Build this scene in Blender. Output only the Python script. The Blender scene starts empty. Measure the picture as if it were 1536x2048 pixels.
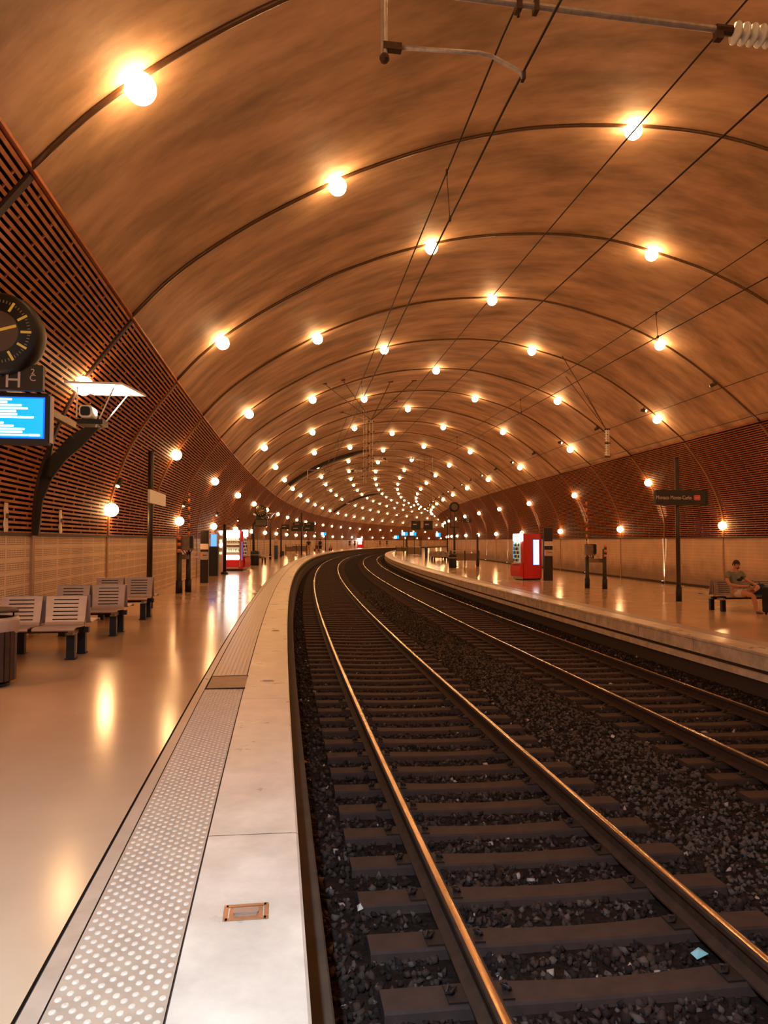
import bpy, math, random
import numpy as np
from mathutils import Vector, Matrix
random.seed(7); rng = np.random.default_rng(7)
PI = math.pi
SC = bpy.context.scene
COL = SC.collection

# ------------------------------------------------------------------ camera, world, exposure
CAM_H = 1.5404
cam_d = bpy.data.cameras.new('camera'); cam = bpy.data.objects.new('camera', cam_d); COL.objects.link(cam)
cam_d.sensor_fit = 'VERTICAL'; cam_d.sensor_height = 36.0; cam_d.lens = 1420.0/2048*36.0
cam_d.clip_start = .05; cam_d.clip_end = 600
cam.location = (0, 0, CAM_H); cam.rotation_euler = (PI/2 + .0402, 0, 0)
SC.camera = cam
SC.view_settings.view_transform = 'Standard'; SC.view_settings.look = 'None'
SC.view_settings.gamma = 1; SC.view_settings.use_curve_mapping = False
SC.view_settings.exposure = 0.0
w = bpy.data.worlds.new('world'); SC.world = w; w.use_nodes = True
w.node_tree.nodes['Background'].inputs[0].default_value = (.03, .014, .007, 1)
w.node_tree.nodes['Background'].inputs[1].default_value = .4
LAMP_STRENGTH = 84.0
LAMP_COLOR = (1.0, .53, .215)
FILL_WATTS = 400
try:
    SC.cycles.use_denoising = True
    SC.cycles.max_bounces = 6; SC.cycles.diffuse_bounces = 4; SC.cycles.glossy_bounces = 3
    SC.cycles.sample_clamp_indirect = 6.0
    SC.cycles.use_light_tree = True
    SC.cycles.caustics_reflective = False; SC.cycles.caustics_refractive = False
except Exception:
    pass

# ------------------------------------------------------------------ the curved alignment: s along, o to the right, z up
X0, TH0 = 1.8077, -.1549
KS = (.00157456, -.00013158, .00035069)
DS = .25
_S = np.arange(-30, 300, DS); _Sc = np.clip(_S, -6, 150)
_k = sum(KS[i]*(_Sc/50)**i for i in range(3))
_th = np.concatenate([[0], np.cumsum(_k[:-1]*DS)]); _i0 = int(np.argmin(abs(_S))); _th = _th - _th[_i0] + TH0
_x = np.concatenate([[0], np.cumsum(np.sin(_th[:-1])*DS)]); _y = np.concatenate([[0], np.cumsum(np.cos(_th[:-1])*DS)])
_x = _x - _x[_i0] + X0; _y = _y - _y[_i0]
def heading(s): return float(np.interp(s, _S, _th))
def W(s, o, z):
    t = np.interp(s, _S, _th)
    return (float(np.interp(s, _S, _x) + o*math.cos(t)), float(np.interp(s, _S, _y) - o*math.sin(t)), float(z))
HP, HPR, CS = .5829, .5738, .0186
def fz(o): return -CS*(o + X0)             # left platform
def fzr(o): return fz(o) - HP + HPR        # right platform
def rz(o): return fz(o) - HP               # rail tops
L_EDGE, L_ST1, L_ST0, L_GUT, L_WALL = -1.658, -2.127, -2.514, -2.588, -5.528
R_EDGE, R_WALL = 5.43, 14.335
S0, LR = 11.7105, 4.462
def rib(i): return S0 + LR*i
HD = 1.62                                  # top of the dado
SMIN, SMAX = -12.0, 228.0
VAULT = [(-4.12,5.08),(-3.65,5.6),(-3.12,6.07),(-2.3,6.66),(-1.4,7.2),(-.52,7.67),(.8,8.2),(2.03,8.55),(3.0,8.72),(4.0,8.81),(4.9,8.84),(6.0,8.77),(7.2,8.52),(8.7,8.06),(10.05,7.42),(11.5,6.42),(12.88,5.27)]
WALL_L = [(-5.53,1.62),(-5.53,1.98),(-5.47,2.5),(-5.32,3.0),(-5.08,3.61),(-4.70,4.25),(-4.12,5.03)]
WALL_R = [(14.36,1.64),(14.38,2.3),(14.2,3.05),(13.75,4.0),(13.3,4.68),(12.88,5.22)]
ORD1 = ['zeroth','first','second','third','fourth','fifth','sixth','seventh','eighth','ninth','tenth','eleventh','twelfth','thirteenth','fourteenth','fifteenth','sixteenth','seventeenth','eighteenth','nineteenth']
def ordinal(n):
    if n < 20: return ORD1[n]
    t = {2:'twenty',3:'thirty',4:'forty',5:'fifty',6:'sixty'}[n//10]
    return {2:'twentieth',3:'thirtieth',4:'fortieth',5:'fiftieth',6:'sixtieth'}[n//10] if n % 10 == 0 else t + '-' + ORD1[n % 10]

# ------------------------------------------------------------------ materials
def new_mat(name):
    m = bpy.data.materials.new(name); m.use_nodes = True
    nt = m.node_tree; return m, nt, nt.nodes['Principled BSDF']
def mat(name, col, rough=.5, metal=0, var=0.0, scale=6, bump=0.0, bscale=40, spec=.5, emit=None, estr=0, stretch=None, rvar=0, coat=0):
    m, nt, b = new_mat(name)
    b.inputs['Base Color'].default_value = (*col, 1); b.inputs['Roughness'].default_value = rough
    b.inputs['Metallic'].default_value = metal; b.inputs['Specular IOR Level'].default_value = spec
    if coat: b.inputs['Coat Weight'].default_value = coat; b.inputs['Coat Roughness'].default_value = .08
    if emit: b.inputs['Emission Color'].default_value = (*emit, 1); b.inputs['Emission Strength'].default_value = estr
    if var or bump or rvar:
        tc = nt.nodes.new('ShaderNodeTexCoord'); mp = nt.nodes.new('ShaderNodeMapping')
        nt.links.new(tc.outputs['UV' if stretch else 'Object'], mp.inputs[0])
        if stretch: mp.inputs['Scale'].default_value = stretch
    if var:
        n = nt.nodes.new('ShaderNodeTexNoise'); n.inputs['Scale'].default_value = scale; n.inputs['Detail'].default_value = 6; n.inputs['Roughness'].default_value = .62
        nt.links.new(mp.outputs[0], n.inputs['Vector'])
        r = nt.nodes.new('ShaderNodeValToRGB'); e = r.color_ramp.elements
        e[0].position = .3; e[1].position = .7
        e[0].color = (*[c*(1-var) for c in col], 1); e[1].color = (*[min(1, c*(1+var)) for c in col], 1)
        nt.links.new(n.outputs['Fac'], r.inputs[0]); nt.links.new(r.outputs[0], b.inputs['Base Color'])
        if rvar:
            mr = nt.nodes.new('ShaderNodeMapRange'); mr.inputs['To Min'].default_value = rough-rvar; mr.inputs['To Max'].default_value = rough+rvar
            mr.inputs['From Min'].default_value = .3; mr.inputs['From Max'].default_value = .7
            nt.links.new(n.outputs['Fac'], mr.inputs['Value']); nt.links.new(mr.outputs[0], b.inputs['Roughness'])
    if bump:
        n2 = nt.nodes.new('ShaderNodeTexNoise'); n2.inputs['Scale'].default_value = bscale; n2.inputs['Detail'].default_value = 4
        nt.links.new(mp.outputs[0], n2.inputs['Vector'])
        bp = nt.nodes.new('ShaderNodeBump'); bp.inputs['Strength'].default_value = bump; bp.inputs['Distance'].default_value = .02
        nt.links.new(n2.outputs['Fac'], bp.inputs['Height']); nt.links.new(bp.outputs[0], b.inputs['Normal'])
    return m
M = {}
M['vault'] = mat('vault_concrete', (.50,.33,.21), .68, var=.48, scale=1.15, bump=.2, bscale=9, stretch=(1.15,.38,1), spec=.2)
M['backing'] = mat('dark_backing', (.018,.008,.005), .95, spec=.1)
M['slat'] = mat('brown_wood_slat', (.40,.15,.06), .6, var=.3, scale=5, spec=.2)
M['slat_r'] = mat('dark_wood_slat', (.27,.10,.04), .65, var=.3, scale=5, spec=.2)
M['floor'] = mat('polished_orange_terrazzo', (.55,.35,.205), .17, var=.07, scale=.9, rvar=.012, spec=.4)
M['floor_r'] = mat('polished_terrazzo_brightened', (.74,.49,.30), .14, var=.05, scale=.9, rvar=.012, spec=.55)  # left terrazzo again, base colour lifted to look more brightly lit
M['coping'] = mat('pale_coping_stone', (.66,.53,.41), .34, var=.24, scale=2.4, rvar=.10, bump=.04, bscale=30)
M['tact'] = mat('tactile_paving', (.44,.31,.215), .33, var=.14, scale=6, rvar=.06)
M['stud'] = mat('worn_tactile_stud', (.70,.55,.42), .25, var=.08, scale=10)
M['groove'] = mat('dark_groove', (.05,.025,.015), .8)
M['cover'] = mat('grimy_cover_plate', (.30,.17,.085), .5, metal=.2, var=.2, scale=8)
M['brass'] = mat('worn_brass', (.55,.33,.2), .3, metal=.8, var=.15, scale=12)
M['ballast'] = mat('ballast_bed', (.016,.009,.006), .95, var=.6, scale=22, bump=1.0, bscale=28, spec=.1)
M['stone'] = mat('ballast_stone', (.085,.055,.043), .8, var=.75, scale=1.6, spec=.25)
M['sleeper'] = mat('brown_concrete_sleeper', (.054,.030,.022), .75, var=.2, scale=9, bump=.1, spec=.2)
M['rail_side'] = mat('rusty_rail', (.05,.025,.015), .7, var=.3, scale=14, spec=.25)
M['rail_top'] = mat('polished_rail_head', (.80,.60,.44), .22, metal=1)
M['clip'] = mat('dark_rail_clip', (.035,.02,.015), .6, metal=.3)
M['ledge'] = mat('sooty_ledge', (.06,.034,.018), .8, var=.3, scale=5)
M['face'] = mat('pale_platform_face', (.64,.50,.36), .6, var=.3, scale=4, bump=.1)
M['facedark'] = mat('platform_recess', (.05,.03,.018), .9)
M['pilaster'] = mat('grey_pilaster', (.36,.21,.12), .5, var=.15, scale=5)
M['conduit'] = mat('grey_steel_conduit', (.13,.075,.045), .38, metal=.5, var=.2, scale=10)
M['strip'] = mat('brown_wall_strip', (.20,.085,.035), .5, var=.2, scale=6)
M['strip_dark'] = mat('black_brown_strip', (.03,.012,.008), .6, var=.2, scale=6)
M['fix'] = mat('bronze_lamp_base', (.16,.09,.05), .4, metal=.5)
M['globe'] = mat('glowing_lamp_glass', (1,.85,.6), .3, emit=LAMP_COLOR, estr=LAMP_STRENGTH)
M['spotglass'] = mat('spotlight_glass', (1,.9,.7), .3, emit=(1,.66,.36), estr=5)
M['spotbody'] = mat('dark_spotlight_body', (.05,.03,.02), .45, metal=.3)
M['black'] = mat('black_metal', (.004,.003,.003), .5, var=.2, scale=8)
M['brownblack'] = mat('brown_black_paint', (.016,.007,.005), .45, var=.2, scale=6)
M['pole'] = mat('grey_pole_paint', (.055,.042,.034), .38, metal=.3, var=.15, scale=8)
M['steel'] = mat('brushed_steel', (.50,.42,.38), .42, metal=.75, var=.1, scale=14)
M['seat'] = mat('grey_steel_seat', (.44,.335,.285), .42, metal=.35, var=.08, scale=10)
M['galv'] = mat('galvanised_tube', (.50,.45,.42), .5, metal=.55, var=.25, scale=26)
M['wire'] = mat('dark_catenary_wire', (.035,.018,.010), .5, metal=.5)
M['porcelain'] = mat('white_porcelain', (.82,.80,.74), .22, spec=.6)
M['rustclamp'] = mat('rusty_clamp', (.09,.045,.03), .7, metal=.4, var=.3, scale=30)
M['white'] = mat('white_enamel', (.78,.74,.68), .45)
M['paper'] = mat('pale_paper', (.74,.62,.50), .7)
M['arch'] = mat('dark_joint_arch', (.020,.012,.009), .7, var=.4, scale=6)
M['red'] = mat('red_vending_enamel', (.62,.018,.022), .3, spec=.5)
M['darkpanel'] = mat('dark_sign_panel', (.014,.008,.006), .45)
M['signtxt'] = mat('pale_sign_lettering', (.62,.50,.46), .5)
M['signred'] = mat('red_logo_enamel', (.62,.10,.08), .5)
M['clockface'] = mat('grey_clock_disc', (.12,.085,.065), .5, var=.1, scale=10)
M['yellow'] = mat('glowing_yellow_paint', (.85,.60,.10), .5, emit=(.9,.62,.1), estr=.12)  # faint emission put into the paint to brighten it
M['tick'] = mat('dim_grey_tick', (.30,.25,.18), .5)
M['tv_blue'] = mat('lit_blue_screen', (0,.2,.6), .3, emit=(.0,.50,1.0), estr=1.0)
M['tv_edge'] = mat('lit_deep_blue_screen_edge', (0,.1,.6), .3, emit=(.0,.16,.95), estr=1.0)
M['tv_txt'] = mat('lit_white_screen_text', (1,1,1), .3, emit=(1,.97,.88), estr=1.6)
M['scr_blue'] = mat('lit_bright_blue_screen', (0,.2,.8), .3, emit=(.12,.35,1.0), estr=1.5)
M['scr_white'] = mat('lit_white_panel', (1,1,1), .3, emit=(1,.96,.92), estr=3.2)
M['vend_white'] = mat('lit_vending_header', (1,1,1), .3, emit=(1,.93,.84), estr=13)
M['vend_in'] = mat('lit_vending_interior', (.85,.85,.7), .5, emit=(.9,.95,.62), estr=.9)
M['vend_dark'] = mat('vending_products_dark', (.25,.16,.10), .5)
M['vend_green'] = mat('lit_greenish_glass', (.5,.65,.5), .2, emit=(.42,.6,.42), estr=.45)
M['glass'] = None
M['blue'] = mat('navy_blue_paint', (.02,.05,.14), .4)
M['orange'] = mat('orange_band_paint', (.75,.24,.08), .6)
M['grime'] = mat('grey_equipment_box', (.22,.15,.105), .5, metal=.3, var=.2, scale=8)
M['tile_grey'] = mat('brown_bin_wood', (.045,.02,.013), .55, var=.3, scale=10)
M['plastic'] = mat('pale_bin_liner', (.42,.30,.22), .35)
M['skin'] = mat('sun_tanned_skin', (.55,.25,.15), .5, var=.06, scale=6)
M['skin_far'] = mat('tanned_skin', (.40,.19,.11), .6)
M['shirt'] = mat('olive_green_tshirt', (.19,.20,.14), .8, var=.12, scale=8, bump=.1)
M['print'] = mat('black_shirt_print', (.018,.014,.012), .8)
M['shorts'] = mat('off_white_shorts', (.62,.55,.48), .8, var=.06, scale=8, bump=.1)
M['hair'] = mat('dark_brown_hair', (.035,.018,.012), .7, bump=.5, bscale=90)
M['shoe'] = mat('brown_shoe', (.16,.075,.05), .6)
M['eye'] = mat('dark_eye', (.02,.012,.01), .3)
M['lip'] = mat('lip_tone', (.42,.13,.09), .5)
M['navy'] = mat('navy_suitcase_fabric', (.016,.018,.035), .6, var=.2, scale=12)
M['teal'] = mat('blue_suitcase_fabric', (.02,.08,.16), .6)
M['cloth_black'] = mat('black_clothing', (.02,.014,.012), .8)
M['cloth_pale'] = mat('pale_clothing', (.50,.36,.26), .8)
M['cloth_brown'] = mat('brown_clothing', (.14,.07,.045), .8)
M['litter'] = mat('pale_blue_scrap', (.30,.60,.62), .6)
M['scrap_w'] = mat('pale_scrap', (.62,.52,.42), .7)

def brick_mat(name, light, dark, cw, ch, line, fine=None, rough=.55, stain=0):
    """Wall cladding laid out in UV metres: a grid of cells, optional fine horizontal slots in each cell."""
    m, nt, b = new_mat(name); L = nt.links.new
    b.inputs['Roughness'].default_value = rough
    tc = nt.nodes.new('ShaderNodeTexCoord')
    sx = nt.nodes.new('ShaderNodeSeparateXYZ'); L(tc.outputs['UV'], sx.inputs[0])
    def mth(op, a, bb=None):
        n = nt.nodes.new('ShaderNodeMath'); n.operation = op
        for i, v in enumerate((a, bb)):
            if v is None: continue
            if isinstance(v, (int, float)): n.inputs[i].default_value = v
            else: L(v, n.inputs[i])
        return n.outputs[0]
    def band(src, per, wid):       # 1 on the line, 0 elsewhere
        f = mth('FRACT', mth('DIVIDE', mth('ADD', src, 1000.0), per))
        return mth('LESS_THAN', f, wid/per)
    g = mth('MAXIMUM', band(sx.outputs[0], cw, line), band(sx.outputs[1], ch, line*.9))
    if fine:
        slot = band(sx.outputs[1], fine, fine*.5)
        hole = band(sx.outputs[0], fine*2.0, fine*1.4)
        slot = mth('MULTIPLY', slot, hole)
        body = slot
        fac = mth('MULTIPLY', body, mth('SUBTRACT', 1.0, g))
    else:
        fac = mth('SUBTRACT', 1.0, g)
    mx = nt.nodes.new('ShaderNodeMix'); mx.data_type = 'RGBA'
    mx.inputs[6].default_value = (*light, 1); mx.inputs[7].default_value = (*dark, 1); L(fac, mx.inputs[0])
    n = nt.nodes.new('ShaderNodeTexNoise'); n.inputs['Scale'].default_value = 1.3; n.inputs['Detail'].default_value = 5
    L(tc.outputs['UV'], n.inputs['Vector'])
    mr = nt.nodes.new('ShaderNodeMapRange'); mr.inputs['From Min'].default_value = .3; mr.inputs['From Max'].default_value = .7
    mr.inputs['To Min'].default_value = .82; mr.inputs['To Max'].default_value = 1.08; L(n.outputs['Fac'], mr.inputs['Value'])
    fac2 = mr.outputs[0]
    if stain:                      # a grimy lower band with its own ragged edge
        n3 = nt.nodes.new('ShaderNodeTexNoise'); n3.inputs['Scale'].default_value = 1.1; n3.inputs['Detail'].default_value = 6; L(tc.outputs['UV'], n3.inputs['Vector'])
        lim = mth('ADD', mth('MULTIPLY', n3.outputs['Fac'], 1.1), .1)
        st = nt.nodes.new('ShaderNodeMapRange'); st.inputs['From Min'].default_value = -.25; st.inputs['From Max'].default_value = .45
        st.inputs['To Min'].default_value = 1-stain; st.inputs['To Max'].default_value = 1.0
        L(mth('SUBTRACT', sx.outputs[1], lim), st.inputs['Value'])
        fac2 = mth('MULTIPLY', fac2, st.outputs[0])
    vm = nt.nodes.new('ShaderNodeVectorMath'); vm.operation = 'SCALE'; L(mx.outputs[2], vm.inputs[0]); L(fac2, vm.inputs['Scale'])
    L(vm.outputs[0], b.inputs['Base Color'])
    bp = nt.nodes.new('ShaderNodeBump'); bp.inputs['Strength'].default_value = .3; bp.inputs['Distance'].default_value = .006; bp.invert = True
    L(fac, bp.inputs['Height']); L(bp.outputs[0], b.inputs['Normal'])
    return m
M['dado_l'] = brick_mat('perforated_tile_dado', (.74,.54,.36), (.27,.165,.095), .7437, .185, .05, fine=.030)
M['dado_r'] = brick_mat('stained_tile_dado', (.72,.51,.34), (.58,.40,.26), .40, .125, .014, stain=.55)

# ------------------------------------------------------------------ mesh building
class MB:
    def __init__(s): s.v = []; s.f = []; s.m = []; s.uv = None; s.mats = []
    def mi(s, m):
        if m not in s.mats: s.mats.append(m)
        return s.mats.index(m)
    def add(s, vs, fs, m):
        n = len(s.v); s.v.extend(vs); k = s.mi(m)
        for f in fs: s.f.append(tuple(i+n for i in f)); s.m.append(k)
        return s
    def box(s, c, d, m, rot=None):
        x, y, z = d[0]/2, d[1]/2, d[2]/2
        vs = [Vector((a*x, b*y, e*z)) for e in (-1,1) for b in (-1,1) for a in (-1,1)]
        if rot is not None: vs = [rot @ v for v in vs]
        vs = [tuple(v + Vector(c)) for v in vs]
        return s.add(vs, [(0,2,3,1),(4,5,7,6),(0,1,5,4),(2,6,7,3),(0,4,6,2),(1,3,7,5)], m)
    def rbox(s, c, d, r, m, seg=3, axis='z'):
        """box with rounded vertical edges (in the plane across `axis`)"""
        ax = {'z':(0,1,2), 'y':(0,2,1), 'x':(1,2,0)}[axis]
        a, b, h = d[ax[0]]/2, d[ax[1]]/2, d[ax[2]]/2
        ring = []
        for cx, cy, t0 in ((a-r,b-r,0),(-a+r,b-r,PI/2),(-a+r,-b+r,PI),(a-r,-b+r,1.5*PI)):
            for k in range(seg+1):
                t = t0 + k/seg*PI/2; ring.append((cx+r*math.cos(t), cy+r*math.sin(t)))
        vs = []
        for zz in (-h, h):
            for p in ring:
                q = [0,0,0]; q[ax[0]] = p[0]; q[ax[1]] = p[1]; q[ax[2]] = zz
                vs.append((q[0]+c[0], q[1]+c[1], q[2]+c[2]))
        n = len(ring)
        fs = [(i, (i+1)%n, n+(i+1)%n, n+i) for i in range(n)] + [tuple(range(n-1,-1,-1)), tuple(range(n, 2*n))]
        return s.add(vs, fs, m)
    def cyl(s, p, q, r, m, n=12, r2=None, cap=True):
        p = Vector(p); q = Vector(q); d = (q-p).normalized() if (q-p).length > 1e-9 else Vector((0,0,1))
        u = d.orthogonal().normalized(); v = d.cross(u); r2 = r if r2 is None else r2
        vs = [tuple(c + (u*math.cos(2*PI*i/n) + v*math.sin(2*PI*i/n))*rr) for c, rr in ((p, r), (q, r2)) for i in range(n)]
        fs = [(i, (i+1)%n, n+(i+1)%n, n+i) for i in range(n)]
        if cap: fs += [tuple(range(n-1,-1,-1)), tuple(range(n, 2*n))]
        return s.add(vs, fs, m)
    def tube(s, pts, r, m, n=6):
        pts = [Vector(p) for p in pts]; vs = []; fs = []
        u = None
        for i, p in enumerate(pts):
            d = (pts[min(i+1, len(pts)-1)] - pts[max(i-1, 0)]).normalized()
            if u is None: u = d.orthogonal().normalized()
            u = (u - d*u.dot(d)).normalized(); v = d.cross(u)
            vs += [tuple(p + (u*math.cos(2*PI*k/n) + v*math.sin(2*PI*k/n))*r) for k in range(n)]
        for i in range(len(pts)-1):
            for k in range(n): fs.append((i*n+k, i*n+(k+1)%n, (i+1)*n+(k+1)%n, (i+1)*n+k))
        fs += [tuple(range(n-1,-1,-1)), tuple((len(pts)-1)*n+k for k in range(n))]
        return s.add(vs, fs, m)
    def lathe(s, prof, m, n=20, c=(0,0,0), axis=None):
        vs = []; fs = []; R = axis if axis is not None else Matrix.Identity(3)
        for (r, z) in prof:
            for k in range(n): vs.append(tuple(R @ Vector((r*math.cos(2*PI*k/n), r*math.sin(2*PI*k/n), z)) + Vector(c)))
        for i in range(len(prof)-1):
            for k in range(n): fs.append((i*n+k, i*n+(k+1)%n, (i+1)*n+(k+1)%n, (i+1)*n+k))
        return s.add(vs, fs, m)
    def ball(s, c, r, m, n=12, sc=(1,1,1)):
        prof = [(max(1e-4, math.sin(PI*i/(n//2+1))), -math.cos(PI*i/(n//2+1))) for i in range(n//2+2)]
        vs = []; fs = []
        for (a, z) in prof:
            for k in range(n): vs.append((c[0]+r*sc[0]*a*math.cos(2*PI*k/n), c[1]+r*sc[1]*a*math.sin(2*PI*k/n), c[2]+r*sc[2]*z))
        for i in range(len(prof)-1):
            for k in range(n): fs.append((i*n+k, i*n+(k+1)%n, (i+1)*n+(k+1)%n, (i+1)*n+k))
        return s.add(vs, fs, m)
    def mesh(s, name, smooth=False):
        me = bpy.data.meshes.new(name); me.from_pydata([tuple(v) for v in s.v], [], s.f)
        for m in s.mats: me.materials.append(m)
        if len(s.mats) > 1: me.polygons.foreach_set('material_index', s.m)
        if smooth: me.polygons.foreach_set('use_smooth', [True]*len(me.polygons))
        if s.uv is not None:
            ul = me.uv_layers.new(name='UVMap')
            idx = np.zeros(len(me.loops), dtype=np.int32); me.loops.foreach_get('vertex_index', idx)
            ul.data.foreach_set('uv', np.array(s.uv, dtype=np.float32)[idx].ravel())
        me.update(); return me
    def build(s, name, parent=None, smooth=False):
        o = bpy.data.objects.new(name, s.mesh(name, smooth)); COL.objects.link(o)
        if parent is not None: o.parent = parent
        return o
def tag(o, label=None, cat=None, group=None, kind=None):
    if label: o['label'] = label
    if cat: o['category'] = cat
    if group: o['group'] = group
    if kind: o['kind'] = kind
    return o
def thing(name, s, o, z, label, cat, group=None, rot=0.0):
    """an Empty standing at the thing's base; local +x is across the tunnel to the right, local +y is onward along it"""
    e = bpy.data.objects.new(name, None); COL.objects.link(e); e.empty_display_size = .1
    e.location = W(s, o, z); e.rotation_euler = (0, 0, -heading(s) + rot)
    return tag(e, label, cat, group)
def copy_tree(o, parent=None):
    c = o.copy(); COL.objects.link(c); c.parent = parent
    for ch in list(o.children): copy_tree(ch, c)
    return c
def sweep(name, prof, s_a, s_b, step, m, kind='structure', closed=False, smooth=True, label=None, cat=None, group=None, parent=None, origin=None, caps=False):
    """a cross-section of (o, z) points carried along the alignment, UV in metres"""
    n = max(2, int(round((s_b-s_a)/step))+1); ss = np.linspace(s_a, s_b, n)
    P = list(prof) + ([prof[0]] if closed else [])
    arc = [0]
    for a, b in zip(P[:-1], P[1:]): arc.append(arc[-1] + math.hypot(b[0]-a[0], b[1]-a[1]))
    mb = MB(); uv = []; vs = []; fs = []; k = len(P)
    o0 = Vector(origin) if origin else Vector((0,0,0))
    for s in ss:
        for (o, z), a in zip(P, arc): vs.append(tuple(Vector(W(s, o, z))-o0)); uv.append((s, a))
    for i in range(n-1):
        for j in range(k-1): fs.append((i*k+j, i*k+j+1, (i+1)*k+j+1, (i+1)*k+j))
    if caps and closed:
        fs += [tuple(range(k-1)), tuple((n-1)*k+j for j in range(k-1))]
    mb.add(vs, fs, m); mb.uv = uv
    ob = mb.build(name, parent, smooth)
    if origin: ob.location = o0
    return tag(ob, label, cat, group, kind)
def smooth_curve(P, n):
    """Catmull-Rom through the points"""
    P = [np.array(p, float) for p in P]; P = [2*P[0]-P[1]] + P + [2*P[-1]-P[-2]]; out = []
    for i in range(1, len(P)-2):
        for t in np.linspace(0, 1, n, endpoint=False):
            a, b, c, d = P[i-1:i+3]
            out.append(tuple(.5*((2*b) + (c-a)*t + (2*a-5*b+4*c-d)*t*t + (3*b-a-3*c+d)*t**3)))
    return out + [tuple(P[-2])]
V_S = smooth_curve(VAULT, 3); WL_S = smooth_curve(WALL_L, 4); WR_S = smooth_curve(WALL_R, 4)
def along(prof, q=None):
    a = [0]
    for p, r in zip(prof[:-1], prof[1:]): a.append(a[-1] + math.hypot(r[0]-p[0], r[1]-p[1]))
    return np.array(a)
def at_len(prof, d):
    a = along(prof); P = np.array(prof); o = float(np.interp(d, a, P[:,0])); z = float(np.interp(d, a, P[:,1]))
    e = .03; o2 = float(np.interp(d+e, a, P[:,0])); z2 = float(np.interp(d+e, a, P[:,1])); o1 = float(np.interp(d-e, a, P[:,0])); z1 = float(np.interp(d-e, a, P[:,1]))
    t = np.array([o2-o1, z2-z1]); t /= np.linalg.norm(t)
    return o, z, t
def text_mesh(body, size, m, extrude=.002, align='CENTER'):
    cu = bpy.data.curves.new('t', 'FONT'); cu.body = body; cu.size = size; cu.extrude = extrude; cu.align_x = align; cu.align_y = 'CENTER'
    ob = bpy.data.objects.new('t', cu); COL.objects.link(ob)
    dg = bpy.context.evaluated_depsgraph_get(); dg.update()
    me = bpy.data.meshes.new_from_object(ob.evaluated_get(dg)); bpy.data.objects.remove(ob)
    me.materials.clear(); me.materials.append(m); return me
def text_part(name, body, size, m, parent, loc, rot, align='CENTER', sx=1):
    o = bpy.data.objects.new(name, text_mesh(body, size, m, align=align)); COL.objects.link(o); o.parent = parent
    o.location = loc; o.rotation_euler = rot; o.scale = (sx, 1, 1); return o
FACE_BACK = (PI/2, 0, 0)       # text in the x-z plane, readable from -y

# ================================================================== THE SETTING
sweep('ceiling', V_S, SMIN, SMAX, 1.1155, M['vault'])
# vault closing lips where it meets the timber
off = .05
sweep('wall_left', [(L_WALL, fz(L_WALL)-.05), (L_WALL, HD)], SMIN, SMAX, 1.1155, M['dado_l'])
sweep('wall_right', [(R_WALL, fzr(R_WALL)-.05), (R_WALL, HD+.02)], SMIN, SMAX, 1.1155, M['dado_r'])
sweep('wall_left', [(L_WALL-.002, HD)] + [(o-off*1.2, z+.0) for o, z in WL_S] + [(-4.13, 5.09)], SMIN, SMAX, 1.1155, M['backing'])
sweep('wall_right', [(R_WALL+.002, HD+.02)] + [(o+off*1.2, z) for o, z in WR_S] + [(12.87, 5.28)], SMIN, SMAX, 1.1155, M['backing'])
sweep('trim_1', [(L_WALL+.0, HD+.035), (L_WALL+.03, HD+.035), (L_WALL+.03, HD-.005), (L_WALL, HD-.005)], SMIN, SMAX, 1.1155, M['strip_dark'], closed=True, smooth=False)
sweep('trim_2', [(R_WALL, HD+.05), (R_WALL-.03, HD+.05), (R_WALL-.03, HD+.01), (R_WALL, HD+.01)], SMIN, SMAX, 1.1155, M['strip_dark'], closed=True, smooth=False)
sweep('trim_3', [(-4.14, 5.09), (-4.095, 5.09), (-4.095, 5.05), (-4.14, 5.05)], SMIN, SMAX, 1.1155, M['slat'], closed=True, smooth=False)
sweep('trim_4', [(12.90, 5.285), (12.855, 5.285), (12.855, 5.24), (12.90, 5.24)], SMIN, SMAX, 1.1155, M['slat_r'], closed=True, smooth=False)
sweep('baseboard_right', [(R_WALL-.001, fzr(R_WALL)+.10), (R_WALL-.02, fzr(R_WALL)+.10), (R_WALL-.02, fzr(R_WALL)-.02)], SMIN, SMAX, 1.1155, M['facedark'], smooth=False)
# end walls close the modelled length
for nm, s_e in (('wall_back', SMIN), ('wall_far', SMAX)):
    mb = MB(); ring = [(L_WALL-.1, -1.4)] + [(o-.06, z) for o, z in WL_S] + V_S + [(o+.06, z) for o, z in reversed(WR_S)] + [(R_WALL+.1, -1.4)]
    mb.add([W(s_e, o, z) for o, z in ring], [tuple(range(len(ring)))], M['vault']); tag(mb.build(nm), kind='structure')
# left platform
sweep('floor', [(L_WALL, fz(L_WALL)), (L_GUT-.014, fz(L_GUT))], SMIN, SMAX, 1.1155, M['floor'])
sweep('floor', [(L_GUT-.014, fz(L_GUT)), (L_GUT-.013, fz(L_GUT)-.02), (L_GUT, fz(L_GUT)-.02), (L_GUT+.001, fz(L_GUT))], SMIN, SMAX, 1.1155, M['groove'], smooth=False)
sweep('floor', [(L_GUT+.001, fz(L_GUT)), (L_ST0-.006, fz(L_ST0))], SMIN, SMAX, 1.1155, M['tact'])
sweep('floor', [(L_ST0-.006, fz(L_ST0)), (L_ST0-.005, fz(L_ST0)-.01), (L_ST0, fz(L_ST0)-.01), (L_ST0+.001, fz(L_ST0))], SMIN, SMAX, 1.1155, M['groove'], smooth=False)
sweep('floor', [(L_ST1-.001, fz(L_ST1)), (L_ST1, fz(L_ST1)-.01), (L_ST1+.006, fz(L_ST1)-.01), (L_ST1+.007, fz(L_ST1))], SMIN, SMAX, 1.1155, M['groove'], smooth=False)
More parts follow.
